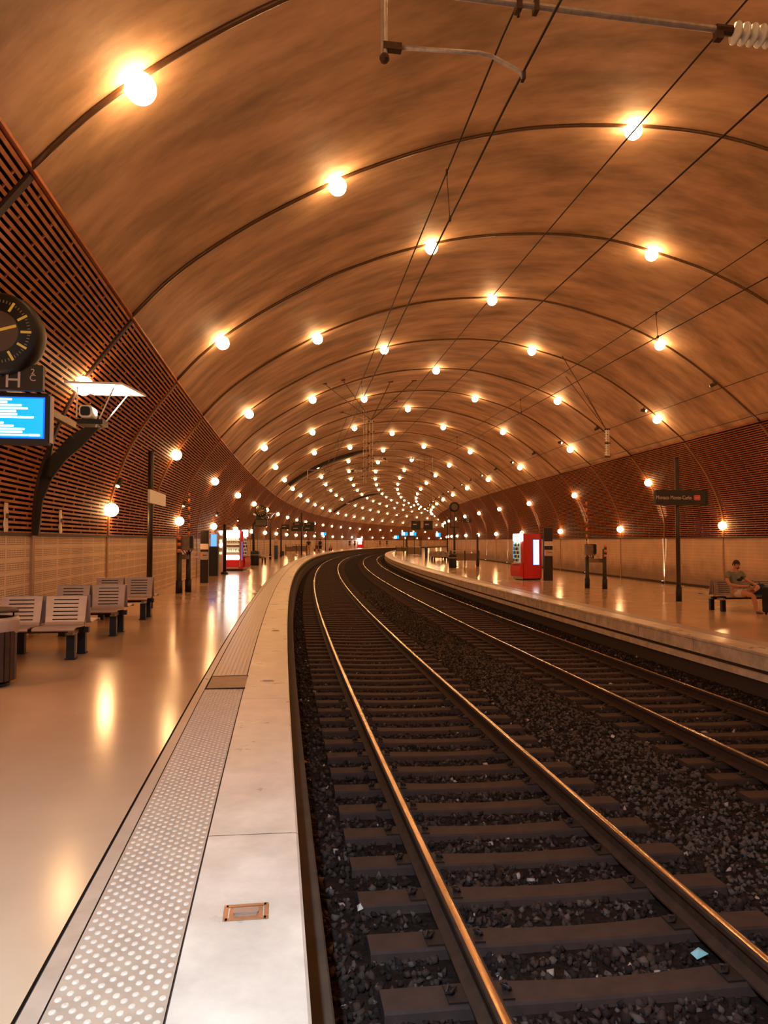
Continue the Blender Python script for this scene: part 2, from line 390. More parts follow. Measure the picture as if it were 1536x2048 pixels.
# left coping slabs with open joints, each cast slab a length of the edge
joints = [-12, -8.6, -5.4, -2.2, .9, 4.115] + [4.115 + 3.235*k for k in range(1, 18)]
for a, b in zip(joints[:-1], joints[1:]):
    sweep('trim_5', [(L_ST1+.007, fz(L_ST1)), (L_EDGE-.012, fz(L_EDGE)), (L_EDGE, fz(L_EDGE)-.010), (L_EDGE, fz(L_EDGE)-.13), (L_EDGE-.12, fz(L_EDGE)-.13)], a+.003, b-.003, 1.1, M['coping'], smooth=False)
sweep('trim_5', [(L_ST1+.007, fz(L_ST1)), (L_EDGE, fz(L_EDGE)), (L_EDGE, fz(L_EDGE)-.13), (L_EDGE-.12, fz(L_EDGE)-.13)], joints[-1]+.003, SMAX, 1.1155, M['coping'], smooth=False)
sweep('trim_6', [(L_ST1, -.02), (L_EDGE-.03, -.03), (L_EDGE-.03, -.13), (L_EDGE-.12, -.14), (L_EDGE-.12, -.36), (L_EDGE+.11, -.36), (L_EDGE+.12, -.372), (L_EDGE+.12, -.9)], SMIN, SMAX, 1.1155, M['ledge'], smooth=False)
# right platform
zr = fzr(R_EDGE)
sweep('floor', [(R_EDGE+.014, zr), (R_EDGE+.46, fzr(R_EDGE+.46))], SMIN, SMAX, 1.1155, M['coping'])
sweep('floor', [(R_EDGE+.86, fzr(R_EDGE+.86)), (R_WALL, fzr(R_WALL))], SMIN, SMAX, 1.1155, M['floor_r'])
mb = MB()
prof = []
for k in range(8):
    a = R_EDGE+.46 + k*.05
    prof += [(a, fzr(a)), (a+.018, fzr(a)), (a+.022, fzr(a)-.006), (a+.046, fzr(a)-.006)]
prof.append((R_EDGE+.86, fzr(R_EDGE+.86)))
sweep('floor', prof, SMIN, SMAX, 1.1155, M['tact'], smooth=False)
j = -12.0
while j < 60:
    sweep('trim_7', [(R_EDGE+.014, zr), (R_EDGE, zr-.014), (R_EDGE, zr-.05), (R_EDGE+.012, zr-.06), (R_EDGE+.012, zr-.27), (R_EDGE+.08, zr-.28)], j+.004, j+1.996, 1.0, M['face'], smooth=False)
    j += 2.0
sweep('trim_7', [(R_EDGE+.014, zr), (R_EDGE, zr-.014), (R_EDGE, zr-.05), (R_EDGE+.012, zr-.06), (R_EDGE+.012, zr-.27), (R_EDGE+.08, zr-.28)], j, SMAX, 1.1155, M['face'], smooth=False)
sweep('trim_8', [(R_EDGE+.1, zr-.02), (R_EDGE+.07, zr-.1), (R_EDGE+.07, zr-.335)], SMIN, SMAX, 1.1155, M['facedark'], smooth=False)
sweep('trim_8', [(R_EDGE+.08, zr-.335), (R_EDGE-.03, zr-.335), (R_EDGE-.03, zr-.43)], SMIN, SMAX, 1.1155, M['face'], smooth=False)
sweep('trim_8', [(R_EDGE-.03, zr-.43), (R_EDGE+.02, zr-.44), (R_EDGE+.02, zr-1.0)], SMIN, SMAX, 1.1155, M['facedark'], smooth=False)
# track bed
BZ = -.212                                      # ballast surface below the rail tops
def bed(o):
    z = rz(o) + BZ
    if 1.35 < o < 2.45: z += .03*math.sin(PI*(o-1.35)/1.1)
    if o > 5.0: z += .10*(o-5.0)/.45
    return z
bo = [-1.60] + list(np.linspace(-1.5, 5.4, 36)) + [5.47]
sweep('floor', [(o, bed(o)) for o in bo], SMIN, SMAX, 1.1155, M['ballast'])

# tactile paving along the left edge: blister studs near, corduroy beyond the cover plate
sweep('tactile_paving', [(L_ST0+.001, fz(L_ST0)), (L_ST1-.001, fz(L_ST1))], SMIN, 7.8, 1.0, M['tact'], kind=None,
      label='strip of studded tactile paving running beside the left platform edge', cat='tactile paving', origin=W(4, -2.3, 0))
tp = bpy.data.objects['tactile_paving']
mb = MB()
cols = 6; pw = (L_ST1-L_ST0-.045)/(cols-.5)
st_prof = [(.0135,0),(.0125,.003),(.009,.0048),(.001,.005)]
r_i = 0; s = 1.4
while s < 7.78:
    for c in range(cols):
        o = L_ST0+.025 + c*pw + (pw/2 if r_i % 2 else 0)
        if o > L_ST1-.012: continue
        p = W(s, o, fz(o)); mb.lathe(st_prof, M['stud'], n=8 if s < 4.5 else 6, c=tuple(Vector(p)-Vector(tp.location)))
    r_i += 1; s += pw*.5
studs = mb.build('blister_stud', tp, True); tag(studs, kind='stuff')
prof = []
nb = 8; bw = (L_ST1-L_ST0)/nb
for k in range(nb):
    a = L_ST0 + k*bw
    prof += [(a+.002, fz(a)-.004), (a+.014, fz(a)-.004), (a+.017, fz(a)+.002), (a+bw-.003, fz(a)+.002)]
sweep('tactile_paving', prof, 8.5, SMAX, 1.0, M['tact'], kind=None, label='ribbed tactile strip running on beyond the brown cover plate', cat='tactile paving', origin=W(20, -2.3, 0), smooth=False)
t = thing('cover_plate', 8.15, -2.31, fz(-2.31), 'brown rectangular cover plate set across the tactile strip', 'cover plate')
MB().rbox((0,0,.002), (.385,.68,.012), .01, M['cover']).build('plate', t)
MB().box((0,-.335,.004), (.40,.018,.014), M['groove']).box((0,.335,.004), (.40,.018,.014), M['groove']).build('frame', t)
def plate(s, o, sx, sy, label):
    t = thing('coping_fixture', s, o, fz(o), label, 'floor fitting', 'small metal fittings set into the coping')
    mb = MB(); 
    for a, b, c, d in ((0,-sy/2,sx,.018),(0,sy/2,sx,.018),(-sx/2,0,.018,sy+.018),(sx/2,0,.018,sy+.018)): mb.box((a,b,.002),(c,d,.006),M['brass'])
    mb.build('frame', t)
    MB().rbox((0,0,.001), (sx-.03,sy-.02,.004), .006, M['brass']).build('cover', t)
    MB().rbox((0,0,.005), (sx*.62,sy*.42,.012), .008, M['steel']).build('handle', t)
plate(3.325, -1.895, .165, .105, 'copper coloured recessed metal fitting set into the coping nearest the camera')
plate(8.22, -1.895, .14, .05, 'small shiny metal fitting in coping beside the brown cover plate')
plate(12.6, -1.86, .12, .05, 'tiny metal fitting in the coping farther on than the cover plate')

# ================================================================== TIMBER SLATS, RIBS, LAMPS
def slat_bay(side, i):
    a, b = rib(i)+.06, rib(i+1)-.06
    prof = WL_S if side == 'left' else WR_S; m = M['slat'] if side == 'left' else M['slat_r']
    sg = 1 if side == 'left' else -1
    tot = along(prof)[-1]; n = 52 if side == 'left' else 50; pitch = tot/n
    near = i < 14
    o_r = Vector(W((a+b)/2, prof[0][0], 3.0)); mb = MB()
    ss = np.linspace(a, b, 4 if i < 10 else 3)
    for k in range(n):
        o, z, t = at_len(prof, (k+.5)*pitch); nrm = np.array([t[1], -t[0]])*sg     # towards the room
        hw, th = pitch*.25, .02
        q = [(-hw, .0), (hw, .0), (hw, th), (-hw, th)]
        P = [(o + t[0]*u + nrm[0]*v, z + t[1]*u + nrm[1]*v) for u, v in q]
        vs = [tuple(Vector(W(s, p[0], p[1]))-o_r) for s in ss for p in P]
        fs = []
        for g in range(len(ss)-1):
            for c in range(4):
                if c == 0: continue                                             # hidden rear face
                fs.append((g*4+c, g*4+(c+1)%4, (g+1)*4+(c+1)%4, (g+1)*4+c))
        mb.add(vs, fs, m)
    if near:
        for k in range(n-1):
            o, z, t = at_len(prof, (k+1)*pitch); nrm = np.array([t[1], -t[0]])*sg
            s = a + .25 + .56*(k % 2) + .03*((k*7) % 3)
            while s < b-.05:
                P = [(o + t[0]*u + nrm[0]*v, z + t[1]*u + nrm[1]*v) for u, v in ((-pitch*.2,.0),(pitch*.2,.0),(pitch*.2,.017),(-pitch*.2,.017))]
                vs = [tuple(Vector(W(s+e, p[0], p[1]))-o_r) for e in (-.014,.014) for p in P]
                mb.add(vs, [(2,3,7,6),(1,2,6,5),(3,0,4,7),(0,1,2,3),(4,5,6,7)], m)
                s += 1.12
    ob = mb.build('slat_panel'); ob.location = o_r
    n_ = i+2
    tag(ob, 'brown timber slat panel on the %s wall, beyond the %s rib from the camera' % (side, ordinal(n_)) if n_ > 0 else 'brown timber slat panel on the %s wall beside and behind the camera, bay %s' % (side, {0:'nearest', -1:'farther back', -2:'farthest back'}.get(n_, 'last')),
        'slat panel', 'timber slat panels of the %s wall' % side)
RIBS = range(-3, 48)
for i in range(-4, 47):
    slat_bay('left', i); slat_bay('right', i)

def rib_word(i):
    n = i+2
    return ('the %s rib' % ordinal(n)) if n > 0 else {0:'the rib behind camera', -1:'the farther rib behind camera'}[n]
def rib_objects(i):
    s = rib(i); t = thing('rib_conduit', s, 4.4, 8.7, 'dark conduit arching across the vault and down both walls, %s from the camera' % rib_word(i).replace('the ', '').replace(' from the camera', '').replace(' behind camera', ' behind it') if i > -2 else 'dark conduit arching over the vault out of view, ' + rib_word(i), 'conduit', 'arched conduits carrying the lamps')
    base = Vector(W(s, 4.4, 8.7)); R = Matrix.Rotation(heading(s), 3, 'Z')
    loc = lambda o, z, dy=0: (o-4.4, dy, z-8.7)
    mb = MB(); pts = []
    for k, (o, z) in enumerate(V_S):
        o2, z2, tt = at_len(V_S, along(V_S)[k]) if 0 < k < len(V_S)-1 else (o, z, np.array([.7,.7]) if k == 0 else np.array([.75,-.66]))
        pts.append(loc(o + tt[1]*.02, z - tt[0]*.02))
    mb.tube(pts, .032 if i < 3 else .028, M['conduit'], n=8 if i < 10 else 5).build('vault_conduit', t, True)
    for side, prof, sg in (('left', WL_S, 1), ('right', WR_S, -1)):
        mb = MB(); A = along(prof); pr = []
        for d in np.linspace(.0, A[-1], 14):
            o, z, tt = at_len(prof, min(max(d, .03), A[-1]-.03)); nrm = np.array([tt[1], -tt[0]])*sg
            pr.append((o + nrm[0]*.022, z + nrm[1]*.022, nrm))
        wd = .05 if i < 3 else .045
        vs = []
        for o, z, nm in pr:
            for dy, h in ((-wd, -.02), (-wd, .03), (wd, .03), (wd, -.02)): vs.append(loc(o + nm[0]*h, z + nm[1]*h, dy))
        fs = []
        for g in range(len(pr)-1):
            for c in range(4): fs.append((g*4+c, g*4+(c+1)%4, (g+1)*4+(c+1)%4, (g+1)*4+c))
        fs += [(0,1,2,3), tuple(len(vs)-4+q for q in range(4))]
        mb.add(vs, fs, M['strip_dark'] if (side == 'left' and i in (-1, 0)) else M['strip']); mb.build('wall_strip', t)
    zl = fz(L_WALL); MB().box(loc(L_WALL+.015, (zl+HD)/2), (.034, .11, HD-zl-.01), M['pilaster']).build('pilaster', t)
    zl = fzr(R_WALL)+.02; MB().box(loc(R_WALL-.012, (zl+HD)/2), (.03, .08, HD-zl-.01), M['pilaster']).build('pilaster', t)
for i in RIBS: rib_objects(i)

# lamps: a bronze base plate, a short neck and a glowing round glass
GR = .15
def lamp_meshes(n):
    b = MB(); b.lathe([(.001,-.02),(.10,-.02),(.10,.012),(.07,.02),(.001,.02)], M['fix'], n=n)
    g = MB(); k = n//2+1
    prof = [(.001,.0)] + [(GR*math.sin(PI*q/k), GR-GR*math.cos(PI*q/k)) for q in range(1, k)] + [(.001, 2*GR)]
    g.lathe(prof, M['globe'], n=n)
    return b.mesh('lamp_base'), g.mesh('lamp_glass', True)
LM_N, LM_F = lamp_meshes(14), lamp_meshes(8)
def lamp(i, o, z, n, label, group):
    e = bpy.data.objects.new('round_lamp', None); COL.objects.link(e); e.empty_display_size = .1
    s = rib(i); e.location = W(s, o, z); th = heading(s)
    nv = Vector((n[0]*math.cos(th), -n[0]*math.sin(th), n[1]))
    e.rotation_euler = nv.to_track_quat('Z', 'Y').to_euler(); tag(e, label, 'lamp', group)
    ms = LM_N if i < 6 else LM_F
    for nm, me in (('lamp_base', ms[0]), ('lamp_glass', ms[1])):
        ob = bpy.data.objects.new(nm, me); COL.objects.link(ob); ob.parent = e
def near_profile(prof, o, z):
    P = np.array(prof); A = along(prof); best = None
    for d in np.linspace(.05, A[-1]-.05, 240):
        a, b, t = at_len(prof, d); e = (a-o)**2 + (b-z)**2
        if best is None or e < best[0]: best = (e, a, b, t)
    return best[1:]
ODD = [(-3.1,5.95,0),(1.62,8.38,2),(7.0,8.43,4),(11.8,6.03,6)]; EVEN = [(-.87,7.42,1),(4.35,8.7,3),(9.55,7.48,5)]
ROWN = ['first','second','third','fourth','fifth','sixth','seventh']
cache = {}
for i in RIBS:
    rw = rib_word(i)
    for o, z, r in (ODD if i % 2 else EVEN):
        if (o, z) not in cache: cache[(o, z)] = near_profile(V_S, o, z)
        a, b, t = cache[(o, z)]; n = (t[1], -t[0]); a, b = a - n[0]*.04, b - n[1]*.04
        lamp(i, a, b, n, 'warm glowing round lamp on %s, %s vault row from the left' % (rw, ROWN[r]), 'round lamps on the vault')
    for side, prof, sg, (o, z), hw in (('left', WL_S, 1, (-5.5,2.2) if i % 2 else (-4.9,4.0), 'low' if i % 2 else 'high'), ('right', WR_S, -1, (14.3,2.1) if i % 2 else (13.65,4.05), 'low' if i % 2 else 'high')):
        if (o, z) not in cache: cache[(o, z)] = near_profile(prof, o, z)
        a, b, t = cache[(o, z)]; n = (t[1]*sg, -t[0]*sg); a, b = a - n[0]*.08, b - n[1]*.08
        lamp(i, a, b, n, 'warm glowing round lamp %s on the %s slatted wall at %s' % (hw, side, rw), 'round lamps on the slatted walls')

# small cylindrical spotlights beside the lamps
def spot_meshes():
    b = MB(); b.cyl((0,-.10,-.10), (0,.10,-.10), .058, M['spotbody'], 12); b.box((0,.02,-.035), (.03,.05,.09), M['spotbody'])
    g = MB(); g.cyl((0,-.103,-.10), (0,-.108,-.10), .048, M['spotglass'], 12)
    return b.mesh('housing', False), g.mesh('spotlight_glass')
SPM = spot_meshes()
def spot(i, o, z, back, label, tilt=.25, roll=0):
    e = thing('spotlight', rib(i), o, z, label, 'spotlight', 'small cylindrical spotlights', rot=(PI if back else 0)+roll)
    e.rotation_euler.x = tilt
    for nm, me in (('housing', SPM[0]), ('spotlight_glass', SPM[1])):
        ob = bpy.data.objects.new(nm, me); COL.objects.link(ob); ob.parent = e
for i in range(0, 22):
    a, b, t = near_profile(V_S, 11.35, 6.45)
    spot(i, a-.06, b-.05, i % 2 == 0, 'small %s cylindrical spotlight low on the right of the vault at %s' % ('lit' if i % 2 else 'dark', rib_word(i)), roll=.5)
    if i % 2:
        spot(i, -5.33, 2.86, False, 'small tilted spotlight on the left slatted wall at %s' % rib_word(i), tilt=.9, roll=-.4)
# slim cable along the vault linking the spotlights
def long_cable(name, o, z, s_a, s_b, r, label, cat, m=None, sag=None, parent=None):
    pts = [W(s, o, z) for s in np.arange(s_a, s_b, 1.1155)]; o0 = Vector(pts[0])
    mb = MB(); mb.tube([tuple(Vector(p)-o0) for p in pts], r, m or M['wire'], n=5); ob = mb.build(name, parent, True); ob.location = o0
    return tag(ob, label, cat)
long_cable('power_cable', 11.62, 6.27, SMIN, 120, .012, 'thin dark cable running along right side of vault past the spotlights', 'cable')
long_cable('power_cable', 12.66, 5.42, SMIN, 120, .012, 'thin dark cable running just above the right slatted wall', 'cable')

# dark expansion-joint arches under the vault
for i, dd, w_ in ((10, .2, .5), (22, 0, .6)):
    s = rib(i)+dd; t = thing('joint_arch', s, 0, 7.5, 'broad dark arched joint band under the vault, %s' % ('the nearer one' if i == 10 else 'the farther one'), 'arch', 'dark arched joint bands')
    A = along(V_S); d0 = float(np.interp(-3.2, np.array(V_S)[:,0], A)); d1 = float(np.interp(3.2 if i == 10 else 4.2, np.array(V_S)[:,0], A))
    vs = []; D = np.linspace(d0, d1, 22)
    for d in D:
        o, z, tt = at_len(V_S, d); n = (tt[1], -tt[0])
        h = .22*min(1, (d1-d)/1.6+.15)
        for dy, q in ((-.46, .0), (-.46, h), (.46, h), (.46, .0)): vs.append((o+n[0]*q, dy, z+n[1]*q-7.5))
    fs = [(g*4+c, g*4+(c+1)%4, (g+1)*4+(c+1)%4, (g+1)*4+c) for g in range(len(D)-1) for c in range(4)] + [(0,1,2,3), tuple(len(vs)-4+q for q in range(4))]
    MB().add(vs, fs, M['arch']).build('arch_band', t)
    MB().add([(v[0], v[1]*.12+.40, v[2]) for v in vs], fs, M['fix']).build('arch_flange', t)

# ================================================================== TRACKS
def rail_obj(o, label):
    z = rz(o); hd, ft = .036, .07
    side = [(-.018, -.0015),(-hd+.006, -.0035),(-hd, -.010),(-hd, -.036),(-.009,-.05),(-.009,-.125),(-ft,-.142),(-ft,-.155),(ft,-.155),(ft,-.142),(.009,-.125),(.009,-.05),(hd,-.036),(hd,-.010),(hd-.006,-.0035),(.018,-.0015)]
    org = W(5, o, z); e = bpy.data.objects.new('rail', None); COL.objects.link(e); e.location = org; tag(e, label, 'rail', 'running rails'); e.empty_display_size = .1
    a = sweep('rail_body', [(o+x, z+y) for x, y in side], SMIN, 170, .8, M['rail_side'], kind=None, smooth=False, origin=org, parent=e); a.location = (0,0,0)
    b = sweep('rail_head', [(o-.019, z-.0012),(o-.010, z+.0002),(o, z+.0006),(o+.010, z+.0002),(o+.019, z-.0012)], SMIN, 170, .8, M['rail_top'], kind=None, smooth=True, origin=org, parent=e); b.location = (0,0,0)
G = 1.505
rail_obj(-G/2, 'left rail of the near track, closest to the left platform'); rail_obj(G/2, 'right rail of the near track, its head gleaming')
rail_obj(3.012, 'left rail of the far track, beyond the middle ballast'); rail_obj(3.012+G, 'right rail of the far track, closest to the right platform')

def sleeper_meshes():
    mb = MB(); n = 21; vs = []
    for k in range(n):
        x = -1.25 + 2.5*k/(n-1); dip = .014*max(0, 1-(abs(x)/.62)**2)
        tw = .098 - .012*max(0, 1-(x/.6)**2)
        for y, z in ((-.14, -.12), (-tw, .02-dip), (-tw+.012, .032-dip), (tw-.012, .032-dip), (tw, .02-dip), (.14, -.12)): vs.append((x, y, z))
    fs = [(g*6+c, g*6+c+1, (g+1)*6+c+1, (g+1)*6+c) for g in range(n-1) for c in range(5)] + [tuple(range(6)), tuple(len(vs)-6+q for q in range(6))]
    mb.add(vs, fs, M['sleeper']); body = mb.mesh('sleeper_body')
    c = MB()
    c.box((0,0,.006), (.10,.15,.012), M['clip']); c.tube([(-.05,0,.012),(-.03,.03,.035),(.0,.0,.04),(-.03,-.03,.035),(-.05,0,.012)], .009, M['clip'], 5); c.cyl((-.015,0,0),(-.015,0,.05),.013,M['clip'],6)
    return body, c.mesh('rail_clip')
SLM = sleeper_meshes()
def sleeper(s, oc, label, clips, group):
    z = rz(oc) - .187; e = thing('railway_sleeper', s, oc, z, label, 'sleeper', group); e.rotation_euler.y = math.atan(CS)
    ob = bpy.data.objects.new('sleeper_body', SLM[0]); COL.objects.link(ob); ob.parent = e
    if clips:
        for x, f in ((-G/2-.12,1),(-G/2+.12,-1),(G/2-.12,1),(G/2+.12,-1)):
            c = bpy.data.objects.new('rail_clip', SLM[1]); COL.objects.link(c); c.parent = e; c.location = (x, 0, .03); c.scale = (f, 1, 1)
T1, T2 = 0.0, 3.012+G/2
sl = [3.86-.51*2 + .51*k for k in range(125)]
for tr, oc in (('near', T1), ('far', T2)):
    for k, s in enumerate(sl):
        if tr == 'far' and s < 6.3: continue
        kk = k if tr == 'near' else k - 7
        if kk < 0: continue
        lab = 'brown concrete sleeper of the %s track, %s from the camera' % (tr, ordinal(kk+1)) if kk < 25 else 'distant dark sleeper of the %s track, past the first twenty-five' % tr
        sleeper(s, oc, lab, kk < 16, 'sleepers of the %s track' % tr)
mb = MB()
for oc in (T1, T2):
    s = sl[-1]+.51
    while s < 130:
        R = Matrix.Rotation(-heading(s), 3, 'Z'); mb.box(W(s, oc, rz(oc)-.20), (2.5,.2,.07), M['sleeper'], rot=R); s += .51
tag(mb.build('distant_sleepers'), 'rows of barely visible sleepers where the tracks bend away', 'sleepers', kind='stuff')

# ballast stones, one scatter of broken rock nobody could count
def stones():
    N = 62000
    s = 1.6 + (rng.random(N)**1.5)*14.5; o = rng.uniform(-1.52, 5.42, N)
    fs_ = (s-1.6); keep = np.ones(N, bool)
    for oc in (T1, T2):
        ph = np.abs(((s - (3.86-.51*2)) + .255) % .51 - .255); keep &= ~((np.abs(o-oc) < 1.27) & (ph < .098))
        for x in (-G/2, G/2): keep &= np.abs(o-oc-x) > .11
    s2 = rng.uniform(15, 34, 26000); o2 = rng.uniform(-1.5, 5.4, 26000); k2 = np.ones(len(s2), bool)
    for oc in (T1, T2): k2 &= ~((np.abs(o2-oc) < 1.27) & (np.abs(((s2 - (3.86-.51*2)) + .255) % .51 - .255) < .098))
    s, o = np.concatenate([s[keep], s2[k2]]), np.concatenate([o[keep], o2[k2]]); n = len(s)
    base = np.array([[1,0,0],[-1,0,0],[0,1,0],[0,-1,0],[0,0,1],[0,0,-1],[.6,.6,.6],[-.6,.6,-.5],[.6,-.6,-.5],[-.6,-.6,.6]])
    tri = np.array([[0,2,4],[2,1,4],[1,3,4],[3,0,4],[2,0,5],[1,2,5],[3,1,5],[0,3,5]])
    base = base[:6]
    th = np.interp(s, _S, _th); X = np.interp(s, _S, _x) + o*np.cos(th); Y = np.interp(s, _S, _y) - o*np.sin(th)
    Z = np.array([bed(a) for a in o]) + rng.uniform(-.012, .016, n)
    r = rng.uniform(.016, .032, n); big = rng.random(n) < .06; r[big] *= 1.35
    V = base[None]*(1 + rng.uniform(-.35, .35, (n, 6, 1)))*r[:, None, None]*rng.uniform(.65, 1.25, (n, 1, 3))
    A = rng.normal(size=(n, 3, 3)); Q, _ = np.linalg.qr(A); V = np.einsum('nij,nkj->nki', Q, V)
    V = V + np.stack([X, Y, Z], 1)[:, None, :]
    F = (tri[None] + 6*np.arange(n)[:, None, None]).reshape(-1, 3); V = V.reshape(-1, 3)
    me = bpy.data.meshes.new('ballast_stones'); me.vertices.add(len(V)); me.vertices.foreach_set('co', V.ravel())
    me.loops.add(len(F)*3); me.loops.foreach_set('vertex_index', F.ravel().astype(np.int32))
    me.polygons.add(len(F)); me.polygons.foreach_set('loop_start', np.arange(0, len(F)*3, 3, dtype=np.int32)); me.polygons.foreach_set('loop_total', np.full(len(F), 3, dtype=np.int32))
    pal = [mat('ballast_stone_dark', (.022,.013,.010), .85, spec=.15), mat('ballast_stone_brown', (.050,.030,.022), .8, spec=.2), mat('ballast_stone_grey', (.095,.068,.055), .75, spec=.25), mat('ballast_stone_pale', (.34,.27,.23), .65)]
    for m in pal: me.materials.append(m)
    k = rng.choice(4, n, p=[.46,.43,.10,.01]); mid = (o > 1.35) & (o < 2.6) & (rng.random(n) < .45); k[mid] = 2; me.polygons.foreach_set('material_index', np.repeat(k, 8).astype(np.int32))
    me.update(calc_edges=True); me.validate()
    ob = bpy.data.objects.new('ballast_stones', me); COL.objects.link(ob)
    tag(ob, 'loose broken ballast stones filling the bed between rails and sleepers', 'ballast', kind='stuff')
stones()
def scrap(s, o, w_, d_, m, label, rz_=0.0):
    mb = MB(); mb.add([(-w_/2,-d_/2,0),(w_/2,-d_/2,.012),(w_*.35,d_/2,.02),(-w_*.4,d_*.45,.004),(0,0,.03),(-w_/2,-d_/2,-.003),(w_/2,-d_/2,.009),(w_*.35,d_/2,.017),(-w_*.4,d_*.45,.001),(0,0,.027)],
        [(0,1,4),(1,2,4),(2,3,4),(3,0,4),(6,5,9),(7,6,9),(8,7,9),(5,8,9),(0,5,6,1),(1,6,7,2),(2,7,8,3),(3,8,5,0)], m)
    ob = mb.build('paper_scrap'); ob.location = W(s, o, bed(o)+.035); ob.rotation_euler = (0, 0, rz_); tag(ob, label, 'litter', 'scraps of litter on the ballast')
scrap(4.08, .60, .085, .06, M['litter'], 'pale blue scrap of paper lying beside the near track right rail', .4)
scrap(8.4, 2.2, .05, .04, M['scrap_w'], 'small pale scrap lying in ballast between the two tracks', 1.0)
scrap(11.6, 3.7, .06, .04, M['scrap_w'], 'small white scrap lying between the far track rails', .3)
scrap(9.9, 2.75, .05, .03, M['scrap_w'], 'small white scrap by the far track left rail', 2.0)
scrap(4.8, -1.25, .035, .06, M['scrap_w'], 'tiny white scrap in the dark gutter below left platform edge', .2)

# ================================================================== OVERHEAD LINE
def wire(name, pts, r, label, group=None):
    P = [Vector(W(*p)) for p in pts]; o0 = P[0].copy(); mb = MB(); mb.tube([p-o0 for p in P], r, M['wire'], n=6)
    ob = mb.build(name, None, True); ob.location = o0; return tag(ob, label, 'overhead wire', group or 'overhead wires above the tracks')
def line(s_a, s_b, f, step=1.1):
    return [(s, *f(s)) for s in np.arange(s_a, s_b, step)]
SP1 = [-27.5, 4.66, 37.2, 70, 103, 136]; SP2 = [-30, .0, 33.0, 66, 99, 132]
def stag(s, sup, amp, base):
    for k in range(len(sup)-1):
        if sup[k] <= s <= sup[k+1]:
            u = (s-sup[k])/(sup[k+1]-sup[k]); return base + amp*(1-2*abs((k%2)-u)) if False else base + (amp if k % 2 else -amp)*(1-2*u)
    return base
def msg_z(s, sup, hi, lo):
    for k in range(len(sup)-1):
        if sup[k] <= s <= sup[k+1]:
            u = (s-sup[k])/(sup[k+1]-sup[k]); return lo + (hi-lo)*(2*u-1)**2
    return hi
c1 = lambda s: (float(np.interp(s, [-10, 4.6, 36.8, 70, 103, 120], [-.10, -.20, -.20, .15, -.2, 0])) + .16*math.sin(PI*min(max((s-4.6)/32.4, 0), 1)), 4.62)
m1 = lambda s: (c1(s)[0]-.03, 4.62 + (msg_z(s, SP1, .48, .36)))
c2 = lambda s: (3.80 + .04*math.sin(s/9), 4.60)
m2 = lambda s: (3.78 + .04*math.sin(s/9), 4.60 + msg_z(s, SP2, .72, .30))
wire('contact_wire', line(-6, 120, c1), .009, 'lower contact wire hanging above the near track')
wire('messenger_wire', line(-6, 120, m1), .008, 'upper carrying wire hanging above the near track')
wire('contact_wire', line(-6, 120, c2), .008, 'lower contact wire hanging above the far track')
wire('messenger_wire', line(-6, 120, m2), .007, 'upper carrying wire hanging above the far track')
wire('feeder_wire', line(-6, 33, lambda s: (1.80, 5.73)), .009, 'plain feeder wire between the tracks, the higher of the two')
wire('feeder_wire', line(-6, 33, lambda s: (1.90, 4.93)), .010, 'plain feeder wire between the tracks, the lower of the two')
def dropper(s, c, m, lab):
    a = W(s, *c(s)); b = W(s, *m(s)); mb = MB(); mb.cyl((0,0,0), tuple(Vector(b)-Vector(a)), .004, M['wire'], 5)
    mb.box((0,0,.0), (.02,.05,.04), M['rustclamp']); mb.box(tuple(Vector(b)-Vector(a)), (.02,.05,.04), M['rustclamp'])
    ob = mb.build('dropper_wire'); ob.location = a; tag(ob, lab, 'dropper wire', 'droppers linking the overhead wires')
for k, s in enumerate([6.78, 15.5, 24.5, 32]): dropper(s, c1, m1, 'thin vertical dropper above the near track, %s from the camera' % ordinal(k+1))
for k, s in enumerate([10.15, 16.5, 23.2, 29.5, 38]): dropper(s, c2, m2, 'thin vertical dropper above the far track, %s from the camera' % ordinal(k+1))

